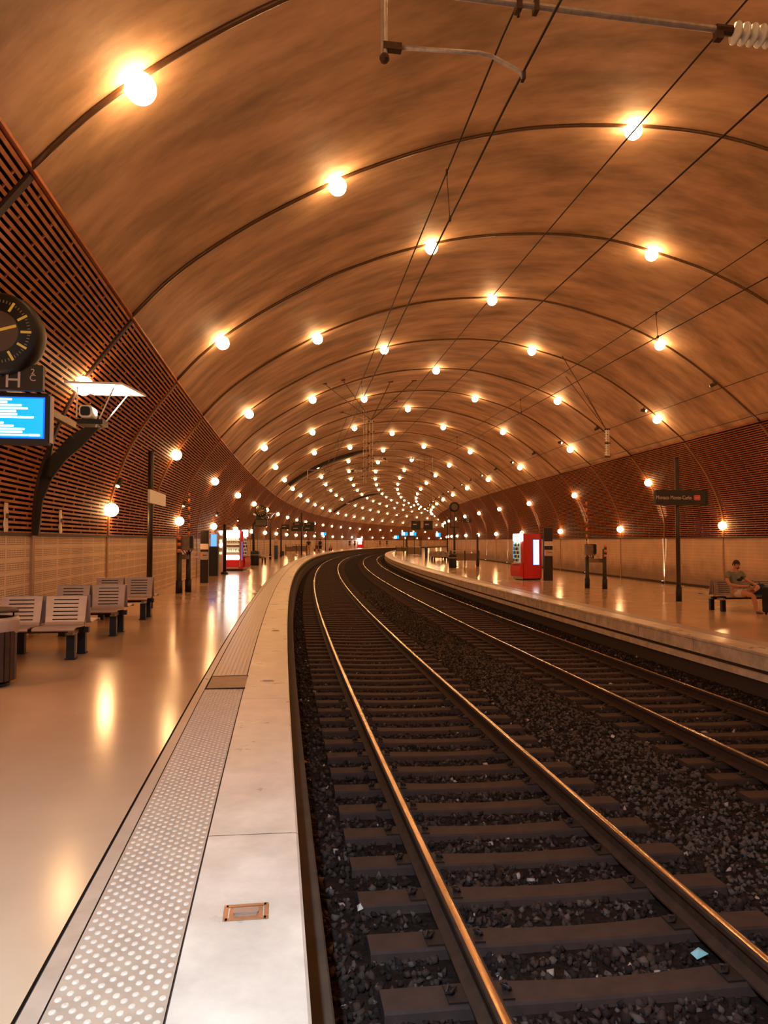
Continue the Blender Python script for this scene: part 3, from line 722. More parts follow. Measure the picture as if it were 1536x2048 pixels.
def insulator(mb, p, q, r, n, m=None):
    p = Vector(p); q = Vector(q); d = q-p; L_ = d.length; d.normalize()
    R = d.to_track_quat('Z', 'Y').to_matrix(); prof = [(r*.35, 0)]
    for k in range(n):
        z = L_*(k+.5)/n; h = L_/n*.36
        prof += [(r*.4, z-h), (r*.95, z-h*.25), (r, z+h*.1), (r*.9, z+h*.45), (r*.4, z+h*.7)]
    prof.append((r*.35, L_)); mb.lathe(prof, m or M['porcelain'], n=18, c=tuple(p), axis=R)
def cantilever(s, o_m, side, con, label, tube_z, end_o, near=False):
    """support arm reaching from the mast at o_m towards `side` (-1 = over the near track)"""
    n = 12 if near else 7; t = thing('cantilever_arm', s, o_m, tube_z, label, 'overhead line arm', 'cantilever arms holding the wires')
    r = .022
    P = lambda o, z: (o-o_m, 0, z-tube_z)
    i0, i1 = o_m + side*.12, o_m + side*.56
    mb = MB(); insulator(mb, P(i0, tube_z-.01), P(i1, tube_z-.01), .075, 7); mb.build('insulator', t, True)
    MB().cyl(P(o_m, tube_z), P(i0, tube_z), .03, M['rustclamp'], 8).build('end_fitting', t)
    mb = MB(); mb.cyl(P(i1, tube_z), P(i1+side*.12, tube_z), .034, M['rustclamp'], 8); mb.box(P(i1+side*.10, tube_z-.03), (.05,.05,.09), M['rustclamp']); mb.build('end_fitting', t)
    mb = MB(); mb.cyl(P(i1+side*.10, tube_z), P(end_o, tube_z+.03), r, M['galv'], n); mb.build('registration_tube', t)
    sa = con[0]; d_o = sa + side*.92                          # steady arm pivot
    mb = MB(); mb.cyl(P(d_o, tube_z+.05), P(d_o, con[1]+.02), r*.95, M['galv'], n); mb.build('drop_tube', t)
    mb = MB(); mb.tube([P(d_o-side*.10, con[1]+.11), P(d_o-side*.62, con[1]+.13), P(d_o-side*.70, con[1]+.12), P(sa+side*.02, con[1]+.03), P(sa, con[1]-.01)], r*.62, M['galv'], n); mb.build('steady_arm', t, True)
    for c, d in ((P(d_o-side*.05, con[1]+.105), (.12,.05,.045)), (P(sa, con[1]), (.02,.05,.05)), (P(con[0]+.09, tube_z+.01), (.03,.06,.08))): MB().box(c, d, M['rustclamp']).build('clamp', t)
    MB().ball(P(d_o, con[1]+.03), .034, M['rustclamp'], 8).build('tube_joint', t)
    mb = MB(); mb.box(P(con[0]-.03, tube_z+.01), (.035,.07,.09), M['rustclamp']); mb.cyl(P(con[0]-.03, tube_z-.07), P(con[0]-.03, tube_z+.08), .010, M['rustclamp'], 6); mb.build('clamp', t)
    if not near:
        mb = MB(); mb.cyl(P(o_m+side*.1, tube_z+.95), P(con[0]-side*.1 + 0, tube_z+.03), .014, M['galv'], 6); mb.build('top_stay', t)
def mast(s, o, z0, label, struts=True, z1=7.2):
    t = thing('hanging_mast', s, o, z0, label, 'mast', 'steel masts hanging from the vault')
    h = z1-z0
    MB().box((-.07,0,h/2), (.012,.12,h), M['steel']).box((.07,0,h/2), (.012,.12,h), M['steel']).build('mast_channel', t)
    mb = MB(); k = .2
    while k < h: mb.box((0,0,k), (.14,.1,.012), M['steel']); k += .42
    mb.build('mast_batten', t)
    mb = MB()
    for zz in (.35, .75, 1.3, 1.85, h-.1):
        for sg in (-1, 1): mb.cyl((sg*.07,0,zz), (sg*.15,0,zz), .03, M['rustclamp'], 7)
    mb.build('bolt', t)
    if struts:
        for (ds, oo) in ((-5.0,-.45), (-4.4,.30), (-1.4,2.6), (-1.2,3.7), (3.5,.6), (3.5,3.4)):
            zz = float(np.interp(oo, np.array(V_S)[:,0], np.array(V_S)[:,1]))
            a = Matrix.Rotation(heading(s), 3, 'Z') @ (Vector(W(s+ds, oo, zz)) - Vector(W(s, o, z0)))
            mb = MB(); mb.cyl((0,0,h-.05), tuple(a), .018, M['conduit'], 6); mb.build('strut', t)
            mb = MB(); mb.box(tuple(a), (.22,.12,.05), M['rustclamp']); mb.build('anchor_plate', t)
mast(4.62, 1.86, 4.55, 'steel mast hanging from the vault closest to the camera', struts=False, z1=8.46)
cantilever(4.62, 1.86, -1, (-.20, 4.58), 'galvanised cantilever arm over the near track, the one nearly overhead of the camera', 5.05, -1.3, near=True)
mast(33.0, 1.86, 4.75, 'hanging steel mast between the tracks, carrying the arm over the far track')
cantilever(33.0, 1.86, 1, (3.82, 4.60), 'cantilever arm reaching right from the middle hanging mast over the far track', 5.36, 4.6)
mast(37.2, 1.86, 4.55, 'hanging steel mast between the tracks, carrying an arm over the near track', struts=False, z1=8.4)
cantilever(37.2, 1.86, -1, (-.20, 4.62), 'cantilever arm reaching left from the middle hanging mast over the near track', 5.18, -1.5)
mast(70, 1.86, 4.6, 'distant hanging mast seen under the second dark arch')
cantilever(70, 1.86, -1, (.1, 4.62), 'distant cantilever arm over the near track, beyond the dark arch', 5.2, -1.6)
# anchor insulators on the right of the vault
t = thing('anchor_insulator', 25.5, 10.0, 4.7, 'white insulator assembly hanging low at the right of the vault, held by slanting stays', 'insulator')
mb = MB(); insulator(mb, (0,0,.0), (0,0,.44), .06, 5); insulator(mb, (.0,0,.52), (0,0,.98), .06, 5); mb.build('insulator', t, True)
mb = MB(); mb.box((.10,0,.49), (.03,.05,1.0), M['galv']); mb.build('tension_bar', t)
for zz in (-.03, .48, 1.0): MB().cyl((-.05,0,zz), (.15,0,zz), .035, M['rustclamp'], 8).build('end_fitting', t)
for ds, oo in ((1.3, 8.95), (1.9, 10.0), (-.6, 8.1)):
    zz = float(np.interp(oo, np.array(V_S)[:,0], np.array(V_S)[:,1]))
    a = Matrix.Rotation(heading(25.5), 3, 'Z') @ (Vector(W(25.5+ds, oo, zz)) - Vector(W(25.5, 10.0, 4.7)))
    mb = MB(); mb.cyl((.0,0,1.0), tuple(a), .014, M['conduit'], 6); mb.build('stay', t)

# ================================================================== PLATFORM FURNITURE
def make_bench(s, label, oc=-4.74, z=None, n_seats=2, rot=0, pitch=.54, floor=fz, legs=(-.09-.13, .38)):
    z = floor(oc) if z is None else z
    t = thing('platform_bench', s, oc, z, label, 'bench', 'back to back steel platform benches', rot=rot)
    L_ = pitch*n_seats
    MB().box((0,0,.335), (L_-.02,.07,.07), M['brownblack']).build('beam', t)
    for x in (-L_/2+.16, L_/2-.16):
        for y in (-.24, .24):
            mb = MB(); mb.box((x,y,.15), (.10,.085,.30), M['black']); mb.box((x,y,.006), (.13,.12,.012), M['black']); mb.build('leg', t)
        MB().box((x,0,.325), (.06,.58,.05), M['steel']).build('cross_bracket', t)
    for k in range(n_seats):
        x = (k-(n_seats-1)/2)*pitch
        for d in (-1, 1):
            w_ = .245; th = .014
            prof = [(.60,.385),(.62,.400),(.60,.425),(.50,.432),(.30,.420),(.20,.415),(.165,.425),(.145,.455),(.125,.52),(.105,.61),(.085,.70),(.072,.775)]
            # seat pan and back as separate sheet parts; the back has six slots
            def sheet(pts, wtop, wbot):
                mb = MB(); vs = []; n = len(pts)
                for q, (y, zz) in enumerate(pts):
                    u = q/(n-1); ww = wbot + (wtop-wbot)*u
                    y2, z2 = pts[min(q+1, n-1)]; y1, z1 = pts[max(q-1, 0)]; l = math.hypot(y2-y1, z2-z1) or 1; ny, nz = (z2-z1)/l, -(y2-y1)/l
                    for sx in (-ww, ww):
                        vs.append((x+sx, d*y, zz)); vs.append((x+sx, d*(y-ny*th), zz-nz*th))
                fs = []
                for q in range(n-1):
                    a = q*4; b = a+4
                    fs += [(a,a+2,b+2,b), (a+1,b+1,b+3,a+3), (a,b,b+1,a+1), (a+2,a+3,b+3,b+2)]
                fs += [(0,1,3,2), (n*4-4, n*4-2, n*4-1, n*4-3)]
                return mb.add(vs, fs, M['seat'])
            st_ = sheet(prof[:7], .245, .245).build('seat', t)
            mb = sheet(prof[6:], .248, .235)
            for q in range(6):
                zz = .485 + q*.049; yy = float(np.interp(zz, [.425,.455,.52,.61,.70,.775], [.165,.145,.125,.105,.085,.072]))
                mb.box((x, d*(yy+.003), zz), (.30, .006, .012), M['backing'])
            mb.build('backrest', t)
            MB().box((x, d*.10, .395), (.06,.20,.035), M['brownblack']).build('seat_bracket', st_)
    for k in range(n_seats):
        x = (k-(n_seats-1)/2)*pitch
        for sx in (-.2, .2):
            mb = MB(); mb.tube([(x+sx,.055,.72),(x+sx,.04,.45),(x+sx,.0,.36)], .012, M['steel'], 6); mb.tube([(x+sx,-.055,.72),(x+sx,-.04,.45),(x+sx,.0,.36)], .012, M['steel'], 6); mb.build('back_strut', t)
    return t
make_bench(9.95, 'grey steel double bench nearest the camera on the left platform, beside the litter bin')
make_bench(12.15, 'grey steel double bench in the middle of the left row of three')
make_bench(14.45, 'grey steel double bench farthest in the left row, by the dark sign pole')
make_bench(16.85, 'grey steel bench on the right platform where the man in green sits', oc=9.90, n_seats=4, floor=fzr)

# litter bin at the left edge
t = thing('litter_bin', 8.1, -4.68, fz(-4.68), 'dark slatted litter bin with pale liner at the left edge, before the benches', 'litter bin')
mb = MB()
for k in range(22):
    a = 2*PI*k/22; R = Matrix.Rotation(a, 3, 'Z'); mb.box(tuple(R @ Vector((.215,0,.36))), (.018,.052,.60), M['tile_grey'], rot=R)
mb.build('slatted_body', t)
MB().lathe([(.0,.08),(.19,.08),(.19,.62),(.18,.62),(.18,.1),(.0,.1)], M['black'], 20).build('inner_can', t, True)
MB().lathe([(.16,.0),(.17,.0),(.17,.03),(.05,.04),(.05,.08),(.0,.08)], M['black'], 20).build('foot', t)
mb = MB(); prof = [(.19,.70),(.235,.70),(.245,.66),(.240,.60),(.228,.56)]; n = 28; vs = []
for (r, z) in prof:
    for k in range(n): a = 2*PI*k/n; q = r*(1+.02*math.sin(5*a)+.012*math.sin(11*a)); vs.append((q*math.cos(a), q*math.sin(a), z - (.03*max(0, math.sin(3*a+1)) if z < .6 else 0)))
mb.add(vs, [(i*n+k, i*n+(k+1)%n, (i+1)*n+(k+1)%n, (i+1)*n+k) for i in range(4) for k in range(n)], M['plastic']); mb.build('bin_liner', t, True)
MB().lathe([(.0,.80),(.18,.79),(.235,.775),(.24,.755),(.0,.755)], M['tile_grey'], 24).build('rain_hood', t, True)
mb = MB()
for a in (.5, 2.6, 4.7): mb.cyl((.19*math.cos(a),.19*math.sin(a),.62), (.19*math.cos(a),.19*math.sin(a),.77), .009, M['black'], 6)
mb.build('hood_support', t)

# sign poles
def sign_pole(s, o, floor, h, label, side, lit=False, r=.062):
    t = thing('sign_pole', s, o, floor(o), label, 'sign pole', 'poles with station name signs')
    pl_ = MB().cyl((0,0,0), (0,0,h), r, M['pole'] if not side == 'l' else M['brownblack'], 14).build('pole', t, True)
    MB().cyl((0,0,0), (0,0,.42), r*1.35, M['black'], 14).build('base_sleeve', pl_, True)
    MB().cyl((0,0,h), (0,0,h+.02), r*1.05, M['black'], 12).build('cap', pl_)
    return t
t = sign_pole(19.76, 9.60, fzr, 4.16, 'tall grey pole on the right platform carrying the dark Monaco Monte-Carlo station sign', 'r')
sb_ = MB().rbox((.06,-.10,3.01), (1.62,.13,.44), .02, M['darkpanel'], axis='y').build('sign_board', t)
MB().box((.81,-.10,3.01), (.02,.15,.45), M['black']).build('sign_edge', sb_)
text_part('lettering', 'Monaco Monte-Carlo', .155, M['signtxt'], sb_, (-.20,-.172,3.005), FACE_BACK, sx=.80)
MB().rbox((.52,-.168,3.01), (.20,.012,.15), .03, M['signred'], axis='y').build('logo_plate', sb_)
text_part('lettering', 'sncf', .10, M['signtxt'], sb_, (.52,-.178,3.01), FACE_BACK, sx=.85)
t = sign_pole(16.5, -4.69, fz, 3.46, 'dark pole behind the left benches carrying a name sign whitened by painted-in glare', 'l')
MB().rbox((.09,.30,2.44), (.05,1.9,.28), .01, M['white'], axis='x').build('sign_board', t)  # glare on a dark name sign, painted in as plain white
for (s, o, h, lab) in ((64.5,-4.44,2.6,'dark far pole at the left platform beyond the blue post'), (57.0,-4.6,2.9,'dark far pole on the left platform beside the far bench'), (75.5,-3.5,4.4,'far grey pole with small lamp on the left platform before the hanging signs'), (106.6,-3.96,2.4,'black far pole on the left platform beside crouching figure')):
    sign_pole(s, o, fz, h, lab, 'l', r=.07)
sign_pole(48.5, -4.95, fz, 2.6, 'dark pole on the left platform beyond the red vending machines', 'l', r=.08)
for (s, o, h, lab) in ((48.5,10.3,2.2,'slim grey post on the right platform beside the far ticket gates'), (103.8,7.78,2.6,'dark far pole on the right platform where the edge curves'), (62,10.9,4.2,'tall dark far pole on the right platform behind the dark seats'), (70,11.3,4.2,'tall dark far pole on right platform by the glass kiosk')):
    sign_pole(s, o, fzr, h, lab, 'r', r=.07)

# ticket validator totems
def totem(s, o, floor, h, w_, label, rot=0):
    t = thing('validator_totem', s, o, floor(o), label, 'ticket validator', 'dark ticket validator totems', rot=rot)
    MB().rbox((0,0,h/2), (w_,.22,h), .03, M['brownblack']).build('body', t)
    MB().rbox((0,-.115,h*.70), (w_*.98,.02,.20), .01, M['paper'], axis='y').build('notice', t)
    MB().rbox((0,-.14,h*.525), (w_*.96,.08,.27), .03, M['steel'], axis='y').build('validator_head', t)
    MB().box((-w_*.25,-.182,h*.55), (w_*.3,.008,.12), M['orange']).build('orange_label', t)
    MB().box((w_*.1,-.184,h*.535), (w_*.5,.008,.022), M['black']).build('ticket_slot', t)
totem(25.8, -4.68, fz, 1.82, .28, 'dark ticket validator totem on the left platform before the vending machines')
totem(30.7, 9.50, fzr, 2.32, .38, 'dark ticket validator totem against the red vending machine, right platform')

# signalling posts: two posts, a box, cables and an orange banded mast
def signal_post(s, o, floor, label, dx, dy, mast_h, m2, sc=1.0):
    t = thing('equipment_post', s, o, floor(o), label, 'equipment post', 'paired equipment posts with orange banded rods')
    for x, y, h in ((0,0,1.15), (dx,dy,1.45 if m2 else 1.15)):
        MB().cyl((x,y,0), (x,y,h), .072, M['pole'], 12).build('post', t, True)
        MB().cyl((x,y,0), (x,y,.36), .092, M['black'], 12).build('base_sleeve', t, True)
    MB().rbox((dx*.5,dy*.5-.02,1.02), (abs(dx)+.1,.10,.14), .02, M['grime']).build('crossbar', t)
    bx, by = (dx*.75+.05, dy*.6-.05) if not m2 else (dx*.35-.05, -.05)
    MB().rbox((bx,by,1.42), (.34,.26,.42), .03, M['grime']).build('equipment_box', t)
    MB().rbox((bx+.13,by-.14,1.44), (.10,.05,.34), .015, M['black'], axis='y').build('box_door', t)
    mb = MB()
    for q in range(3): mb.tube([(bx-.15+.1*q,by-.08,1.24),(bx-.05+.07*q,by-.12,1.10-.03*q),(bx+.10,by-.06,1.16),(bx+.16,by-.02,1.26)], .013, M['black'], 6)
    mb.build('cable', t, True)
    mb = MB(); px_, py_ = (0, 0) if not m2 else (dx, dy)
    for q in range(5):
        mb.cyl((px_,py_-.085,1.16+.088*q), (px_,py_-.085,1.16+.088*(q+1)), .052, M['orange'] if q % 2 == 0 else M['pole'], 10)
    mb.build('banded_cover', t, True)
    mb = MB(); qx, qy = (dx, dy) if not m2 else (.0, .0); hh = 1.15
    k = 0
    while hh < mast_h: mb.cyl((qx,qy,hh), (qx,qy,min(hh+.12, mast_h)), .034, M['orange'] if (k % 2 == 0 and hh > 1.3) else M['fix'], 8); hh += .12; k += 1
    mb.build('banded_rod', t, True)
    MB().tube([(bx+.15,by-.1,1.30),(bx+.28,by-.16,1.18),(bx+.24,by-.18,1.0)], .012, M['galv'], 6).build('bent_handle', t, True)
    MB().rbox((bx+.27,by-.20,1.02), (.12,.12,.03), .02, M['white']).build('white_plate', t)
signal_post(20.9, -4.74, fz, 'paired equipment posts with orange bands on the left platform behind the glare-whitened signboard', .17, .55, 2.85, False)
signal_post(25.5, 9.20, fzr, 'paired equipment posts with orange bands on the right platform between vending machine and sign pole', .43, -.55, 3.2, True)

# vending machines, left
t = thing('vending_machine', 35.6, -4.72, fz(-4.72), 'brightly lit red snack vending machine facing the camera on left platform', 'vending machine', rot=.12)
MB().rbox((0,.42,1.02), (1.0,.80,1.86), .03, M['red']).build('cabinet', t)
MB().box((0,.42,.06), (.94,.72,.12), M['black']).build('plinth', t)
MB().rbox((-.06,-.005,1.80), (.74,.05,.38), .05, M['vend_white'], axis='y').build('lit_header', t)
mb = MB(); mb.box((-.06,.0,1.20), (.74,.02,.80), M['vend_dark']); mb.build('display_back', t)
for q in range(4):
    mb = MB(); zz = .93+q*.19; mb.box((-.06,-.03,zz), (.72,.05,.028), M['vend_in'])
    for c in range(8): mb.rbox((-.36+.085*c,-.022,zz+.07), (.055,.04,.085+.02*((c*5+q)%3)), .015, [M['vend_in'],M['vend_dark'],M['paper']][(c*3+q)%3], seg=2)
    mb.build('product_shelf', t)
MB().rbox((-.06,-.02,.66), (.74,.05,.22), .06, M['vend_white'], axis='y').build('lit_tray', t)
MB().rbox((-.06,-.015,.36), (.76,.04,.34), .03, M['red'], axis='y').build('lower_panel', t)
MB().rbox((-.06,-.02,.15), (.66,.04,.06), .01, M['steel'], axis='y').build('kick_plate', t)
mb = MB(); mb.box((-.46,-.03,1.05), (.06,.06,1.75), M['white']); mb.box((.34,-.03,1.05), (.04,.05,1.70), M['steel']); mb.build('front_frame', t)
MB().box((.43,-.02,1.05), (.08,.04,1.7), M['red']).build('coin_panel', t)
MB().box((.43,-.045,.98), (.02,.012,.9), M['scr_blue']).build('blue_light_strip', t)
t = thing('vending_machine', 33.6, -5.12, fz(-5.12), 'pale metal side of a narrow snack machine left of the red vending machines', 'vending machine', rot=0)
MB().rbox((0,.25,1.0), (.36,.5,1.9), .03, M['white']).build('cabinet', t)
MB().box((-.06,-.02,1.30), (.14,.04,1.1), M['steel']).build('front_frame', t)
for q in range(6): MB().rbox((.06,-.025,.9+.19*q), (.13,.05,.10), .02, [M['vend_in'],M['paper'],M['vend_white']][q%3]).build('lit_product', t)
MB().rbox((.05,-.03,.32), (.16,.05,.30), .02, M['paper'], axis='y').build('notice', t)
for x in (-.13,.13): MB().box((x,.05,.03), (.05,.06,.06), M['black']).build('foot', t)
def cola(s, o, floor, label, rot):
    """red drinks machine: +x side is its front in local space before rot"""
    t = thing('vending_machine', s, o, floor(o), label, 'vending machine', rot=rot)
    MB().rbox((0,.46,1.06), (.96,.88,1.98), .03, M['red']).build('cabinet', t)
    MB().box((0,.46,.04), (.86,.80,.08), M['black']).build('plinth', t)
    MB().rbox((-.04,-.01,1.87), (.70,.10,.34), .06, M['vend_white'], axis='y').build('lit_header', t)
    MB().rbox((-.10,-.005,1.22), (.56,.05,.92), .02, M['vend_green'], axis='y').build('glass_front', t)
    mb = MB()
    for q in range(5): 
        for c in range(5): mb.lathe([(.001,.0),(.035,.0),(.038,.09),(.015,.12),(.015,.135),(.001,.135)], [M['vend_dark'],M['white'],M['blue']][(q+c)%3], 8, c=(-.32+.11*c,-.045,.80+.17*q))
    mb.build('bottle_display', t)
    mb = MB(); vs = []; pf = [(-.0,.14),(-.14,.16),(-.17,.40),(-.15,.62),(-.06,.74),(.0,.76)]
    for x in (-.46,.46):
        for y, z in pf: vs.append((x, y, z))
    n = len(pf); mb.add(vs, [(q, q+1, n+q+1, n+q) for q in range(n-1)] + [tuple(range(n)), tuple(range(2*n-1, n-1, -1))], M['red']); mb.build('delivery_bulge', t)
    MB().rbox((-.04,-.13,.70), (.70,.10,.03), .02, M['steel']).build('steel_lip', t)
    MB().rbox((0,-.03,.10), (.86,.06,.13), .02, M['steel'], axis='y').build('kick_plate', t)
    return t
cola(37.0, -4.28, fz, 'red drinks vending machine seen edge-on beyond the lit snack machine, left platform', PI/2*.86)
t = cola(31.1, 8.28, fzr, 'red drinks vending machine with white lit side panel on the right platform', -PI/2+.18)
MB().rbox((-.40,-.012,1.30), (.14,.03,.74), .01, M['tv_blue'], axis='y').build('blue_panel', t)
# the side facing the camera carries a lit white poster
MB().rbox((.497,.62,1.22), (.02,.24,1.06), .015, M['scr_white'], axis='x').build('lit_side_panel', t)
t2 = MB().box((.49,.62,1.22), (.016,.29,1.11), M['scr_blue']).build('blue_panel_rim', t)
# small blue screen and dark bin behind the left totem
t = thing('ticket_machine', 30.5, -5.0, fz(-5), 'dark ticket machine with a glowing blue screen beyond the left totem', 'ticket machine')
MB().rbox((0,.2,.62), (.42,.40,1.24), .03, M['black']).build('body', t)
MB().rbox((.0,.18,1.46), (.30,.10,.62), .02, M['steel']).build('screen_housing', t)
MB().rbox((.02,.122,1.46), (.24,.012,.56), .01, M['scr_blue'], axis='y').build('lit_screen', t)
t = thing('steel_column', 32.3, -4.72, fz(-4.72), 'dark brown column standing left of the lit vending machines', 'column')
MB().cyl((0,0,0), (0,0,2.2), .075, M['brownblack'], 12).build('shaft', t, True)
MB().lathe([(.0,0),(.17,0),(.17,.03),(.11,.10),(.08,.12)], M['black'], 14).build('foot', t, True)

# clock, letter sign, screen and reflector lamp on their brackets
def clock_group(i_rib, near):
    s_b = rib(i_rib); s_c = s_b - 4.35; w0 = 'closest to the camera' if near else 'in the distance on left platform'
    # wall bracket
    t = thing('wall_bracket', s_b, -5.4, 1.62, 'black forked steel bracket rising from the left wall, %s' % w0, 'bracket', 'forked wall brackets')
    def blade(pts, wd, th=.05):
        mb = MB()
        for a, b, wa, wb in zip(pts[:-1], pts[1:], wd[:-1], wd[1:]):
            A = Vector((a[0],0,a[1])); B = Vector((b[0],0,b[1])); d = (B-A).normalized(); n = Vector((-d.z,0,d.x))
            vs = [tuple(p + n*sg*ww/2 + Vector((0,y,0))) for p, ww in ((A, wa), (B, wb)) for sg in (-1,1) for y in (-th/2, th/2)]
            mb.add(vs, [(0,1,3,2),(4,6,7,5),(0,4,5,1),(2,3,7,6),(0,2,6,4),(1,5,7,3)], M['black'])
        return mb
    blade([(-.10,.0),(-.05,.55),(.03,.92),(.27,1.22),(.50,1.46),(.82,1.73)], [.14,.15,.26,.20,.24,.09]).build('main_arm', t)
    blade([(.0,.85),(.08,1.3),(.17,1.80)], [.18,.13,.10]).build('branch_arm', t)
    mb = MB(); mb.tube([(.76,0,1.74), (.52,-4.35+1.2,1.44)], .035, M['black'], 6) if False else mb.box((.45,-1.95,1.70), (.07,3.95,.09), M['pole']); mb.build('long_beam', t)
    # screen
    t = thing('departure_screen', s_c+.15, -4.38, 2.475, ('flat screen showing white lines on bright blue, %s' if near else 'dark flat screen under the clock, %s') % w0, 'screen', 'blue departure screens')
    MB().rbox((0,0,.235), (.80,.09,.50), .012, M['black'], axis='y').build('casing', t)
    MB().box((.412,.02,.24), (.016,.07,.46), M['signtxt']).build('side_trim', t)
    MB().box((0,-.047,.245), (.735,.006,.40), M['tv_edge'] if near else M['black']).build('lit_screen_edge', t)
    scr_ = MB().box((0,-.051,.245), (.705,.004,.375), M['tv_blue'] if near else M['clockface']).build('lit_screen', t)
    if near:
        mb = MB(); wd = [.40,.36,.49,.545,.44,.45,.60,.26,.33,.42,.52,.50]
        for q, ww in enumerate(wd): mb.rbox((-.33+ww/2,-.055,.42-.0285*q), (ww,.003,.019), .006, M['tv_txt'], seg=2, axis='y')
        mb.rbox((-.06,-.055,.078), (.56,.003,.016), .006, M['tv_txt'], seg=2, axis='y'); mb.rbox((.275,-.055,.078), (.11,.003,.020), .008, M['tv_txt'], seg=2, axis='y')
        mb.build('screen_text', scr_)
    # letter board
    t = thing('platform_letter_sign', s_c+.02, -4.35, 2.965, 'dark platform sign showing the letter %s, %s' % ('H' if near else 'G', w0), 'sign', 'dark platform letter signs')
    MB().rbox((0,0,.12), (.70,.06,.245), .008, M['darkpanel'], axis='y').build('sign_board', t)
    text_part('lettering', 'H' if near else 'G', .22, M['signtxt'], t, (.085,-.034,.088), FACE_BACK)
    text_part('lettering', '2', .075, M['signtxt'], t, (.26,-.034,.175), FACE_BACK); text_part('lettering', 'C', .085, M['signtxt'], t, (.26,-.034,.115), FACE_BACK)
    MB().box((.04,-.032,.225), (.10,.003,.010), M['tick']).build('small_line', t)
    # clock
    t = thing('platform_clock', s_c, -4.38, 3.485, 'round black double-faced clock with yellow marks, %s' % w0, 'clock', 'round platform clocks')
    Ry = Matrix.Rotation(PI/2, 3, 'X')
    MB().lathe([(.0,-.13),(.35,-.13),(.375,-.10),(.385,-.03),(.385,.03),(.375,.10),(.35,.13),(.0,.13)], M['black'], 40, axis=Ry).build('case', t, True)
    dd_ = MB().lathe([(.0,.134),(.195,.134),(.195,.128)], M['clockface'], 36, axis=Ry).build('dial_disc', t)
    mb = MB()
    for q in range(60):
        a = 2*PI*q/60; big = q % 5 == 0; r0, r1 = (.215, .31) if big else (.275, .30)
        R = Matrix.Rotation(-a, 3, 'Y'); c = R @ Vector((0,0,(r0+r1)/2)); mb.box((c.x, -.135, c.z), (.022 if big else .008, .006, r1-r0), M['yellow'] if big else M['tick'], rot=R)
    mb.build('hour_mark', t)
    for nm, a, l, w_ in (('minute_hand', math.radians(73), .205, .026), ('hour_hand', math.radians(250), .14, .032)):
        R = Matrix.Rotation(a, 3, 'Y'); c = R @ Vector((0,0,l/2-.02)); MB().box((c.x,-.142,c.z), (w_,.006,l), M['yellow'], rot=R).build(nm, dd_)
    MB().cyl((0,0,-.40), (0,0,-.30), .03, M['black'], 8).build('stem', t)
    # reflector lamp
    s_p = s_c + 2.2
    t = thing('reflector_lamp', s_p, -4.08, 2.98, 'white reflector panel lit from below by a small projector, %s' % w0, 'reflector lamp', 'white reflector panel lamps')
    R = Matrix.Rotation(-.10, 3, 'X')
    mb = MB(); mb.add([(-.22,-.55,.42),(.44,-.55,.42),(.56,.30,.45),(-.10,.30,.45),(-.22,-.55,.445),(.44,-.55,.445),(.56,.30,.475),(-.10,.30,.475)], [(0,1,2,3),(7,6,5,4),(0,4,5,1),(1,5,6,2),(2,6,7,3),(3,7,4,0)], M['white']); mb.build('reflector_panel', t)
    mb = MB()
    for a, b in (((-.12,-.35,.42),(-.14,-.30,.06)), ((.30,-.35,.42),(.06,-.2,-.04)), ((.38,.1,.44),(.06,.0,-.04))): mb.cyl(a, b, .010, M['white'], 6)
    mb.build('support_rod', t)
    mb = MB(); mb.rbox((-.03,-.20,.13), (.15,.26,.15), .04, M['white'], axis='y'); mb.rbox((-.03,-.34,.13), (.11,.02,.11), .03, M['black'], axis='y'); mb.build('projector', t)
    MB().box((0,-.1,.02), (.30,.28,.06), M['black']).build('mount_plate', t)
    if near:
        ld = bpy.data.lights.new('projector_light', 'SPOT'); ld.energy = 60; ld.color = (1,.93,.86); ld.spot_size = 2.5; ld.spot_blend = .6; ld.shadow_soft_size = .05
        lo = bpy.data.objects.new('projector_light', ld); COL.objects.link(lo); lo.parent = t; lo.location = (.14,-.14,.10); lo.rotation_euler = (PI,0,0)
    else:
        ld = bpy.data.lights.new('projector_light', 'SPOT'); ld.energy = 60; ld.color = (1,.93,.86); ld.spot_size = 2.5; ld.spot_blend = .6; ld.shadow_soft_size = .05
        lo = bpy.data.objects.new('projector_light', ld); COL.objects.link(lo); lo.parent = t; lo.location = (.14,-.14,.10); lo.rotation_euler = (PI,0,0)
clock_group(0, True)
clock_group(9, False)

# the cool white tube luminaire over the platform beside the photographer
t = thing('tube_luminaire', .9, -2.5, 3.75, 'cool white tube luminaire hanging over the left platform edge, above the camera', 'luminaire')
MB().rbox((0,0,.05), (.22,1.5,.10), .03, M['white'], axis='y').build('housing', t)
MB().rbox((0,0,-.012), (.16,1.4,.03), .01, mat('lit_cool_tube', (1,1,1), .4, emit=(.85,.93,1.0), estr=4), axis='y').build('diffuser', t)
for y in (-.5,.5): MB().cyl((0,y,.1), (0,y,2.72), .012, M['galv'], 6).build('hanger_rod', t)
ld = bpy.data.lights.new('tube_light', 'AREA'); ld.shape = 'RECTANGLE'; ld.size = .16; ld.size_y = 1.4; ld.energy = FILL_WATTS; ld.color = (.50,.75,1.0)
lo = bpy.data.objects.new('tube_light', ld); COL.objects.link(lo); lo.parent = t; lo.location = (0,0,-.04)

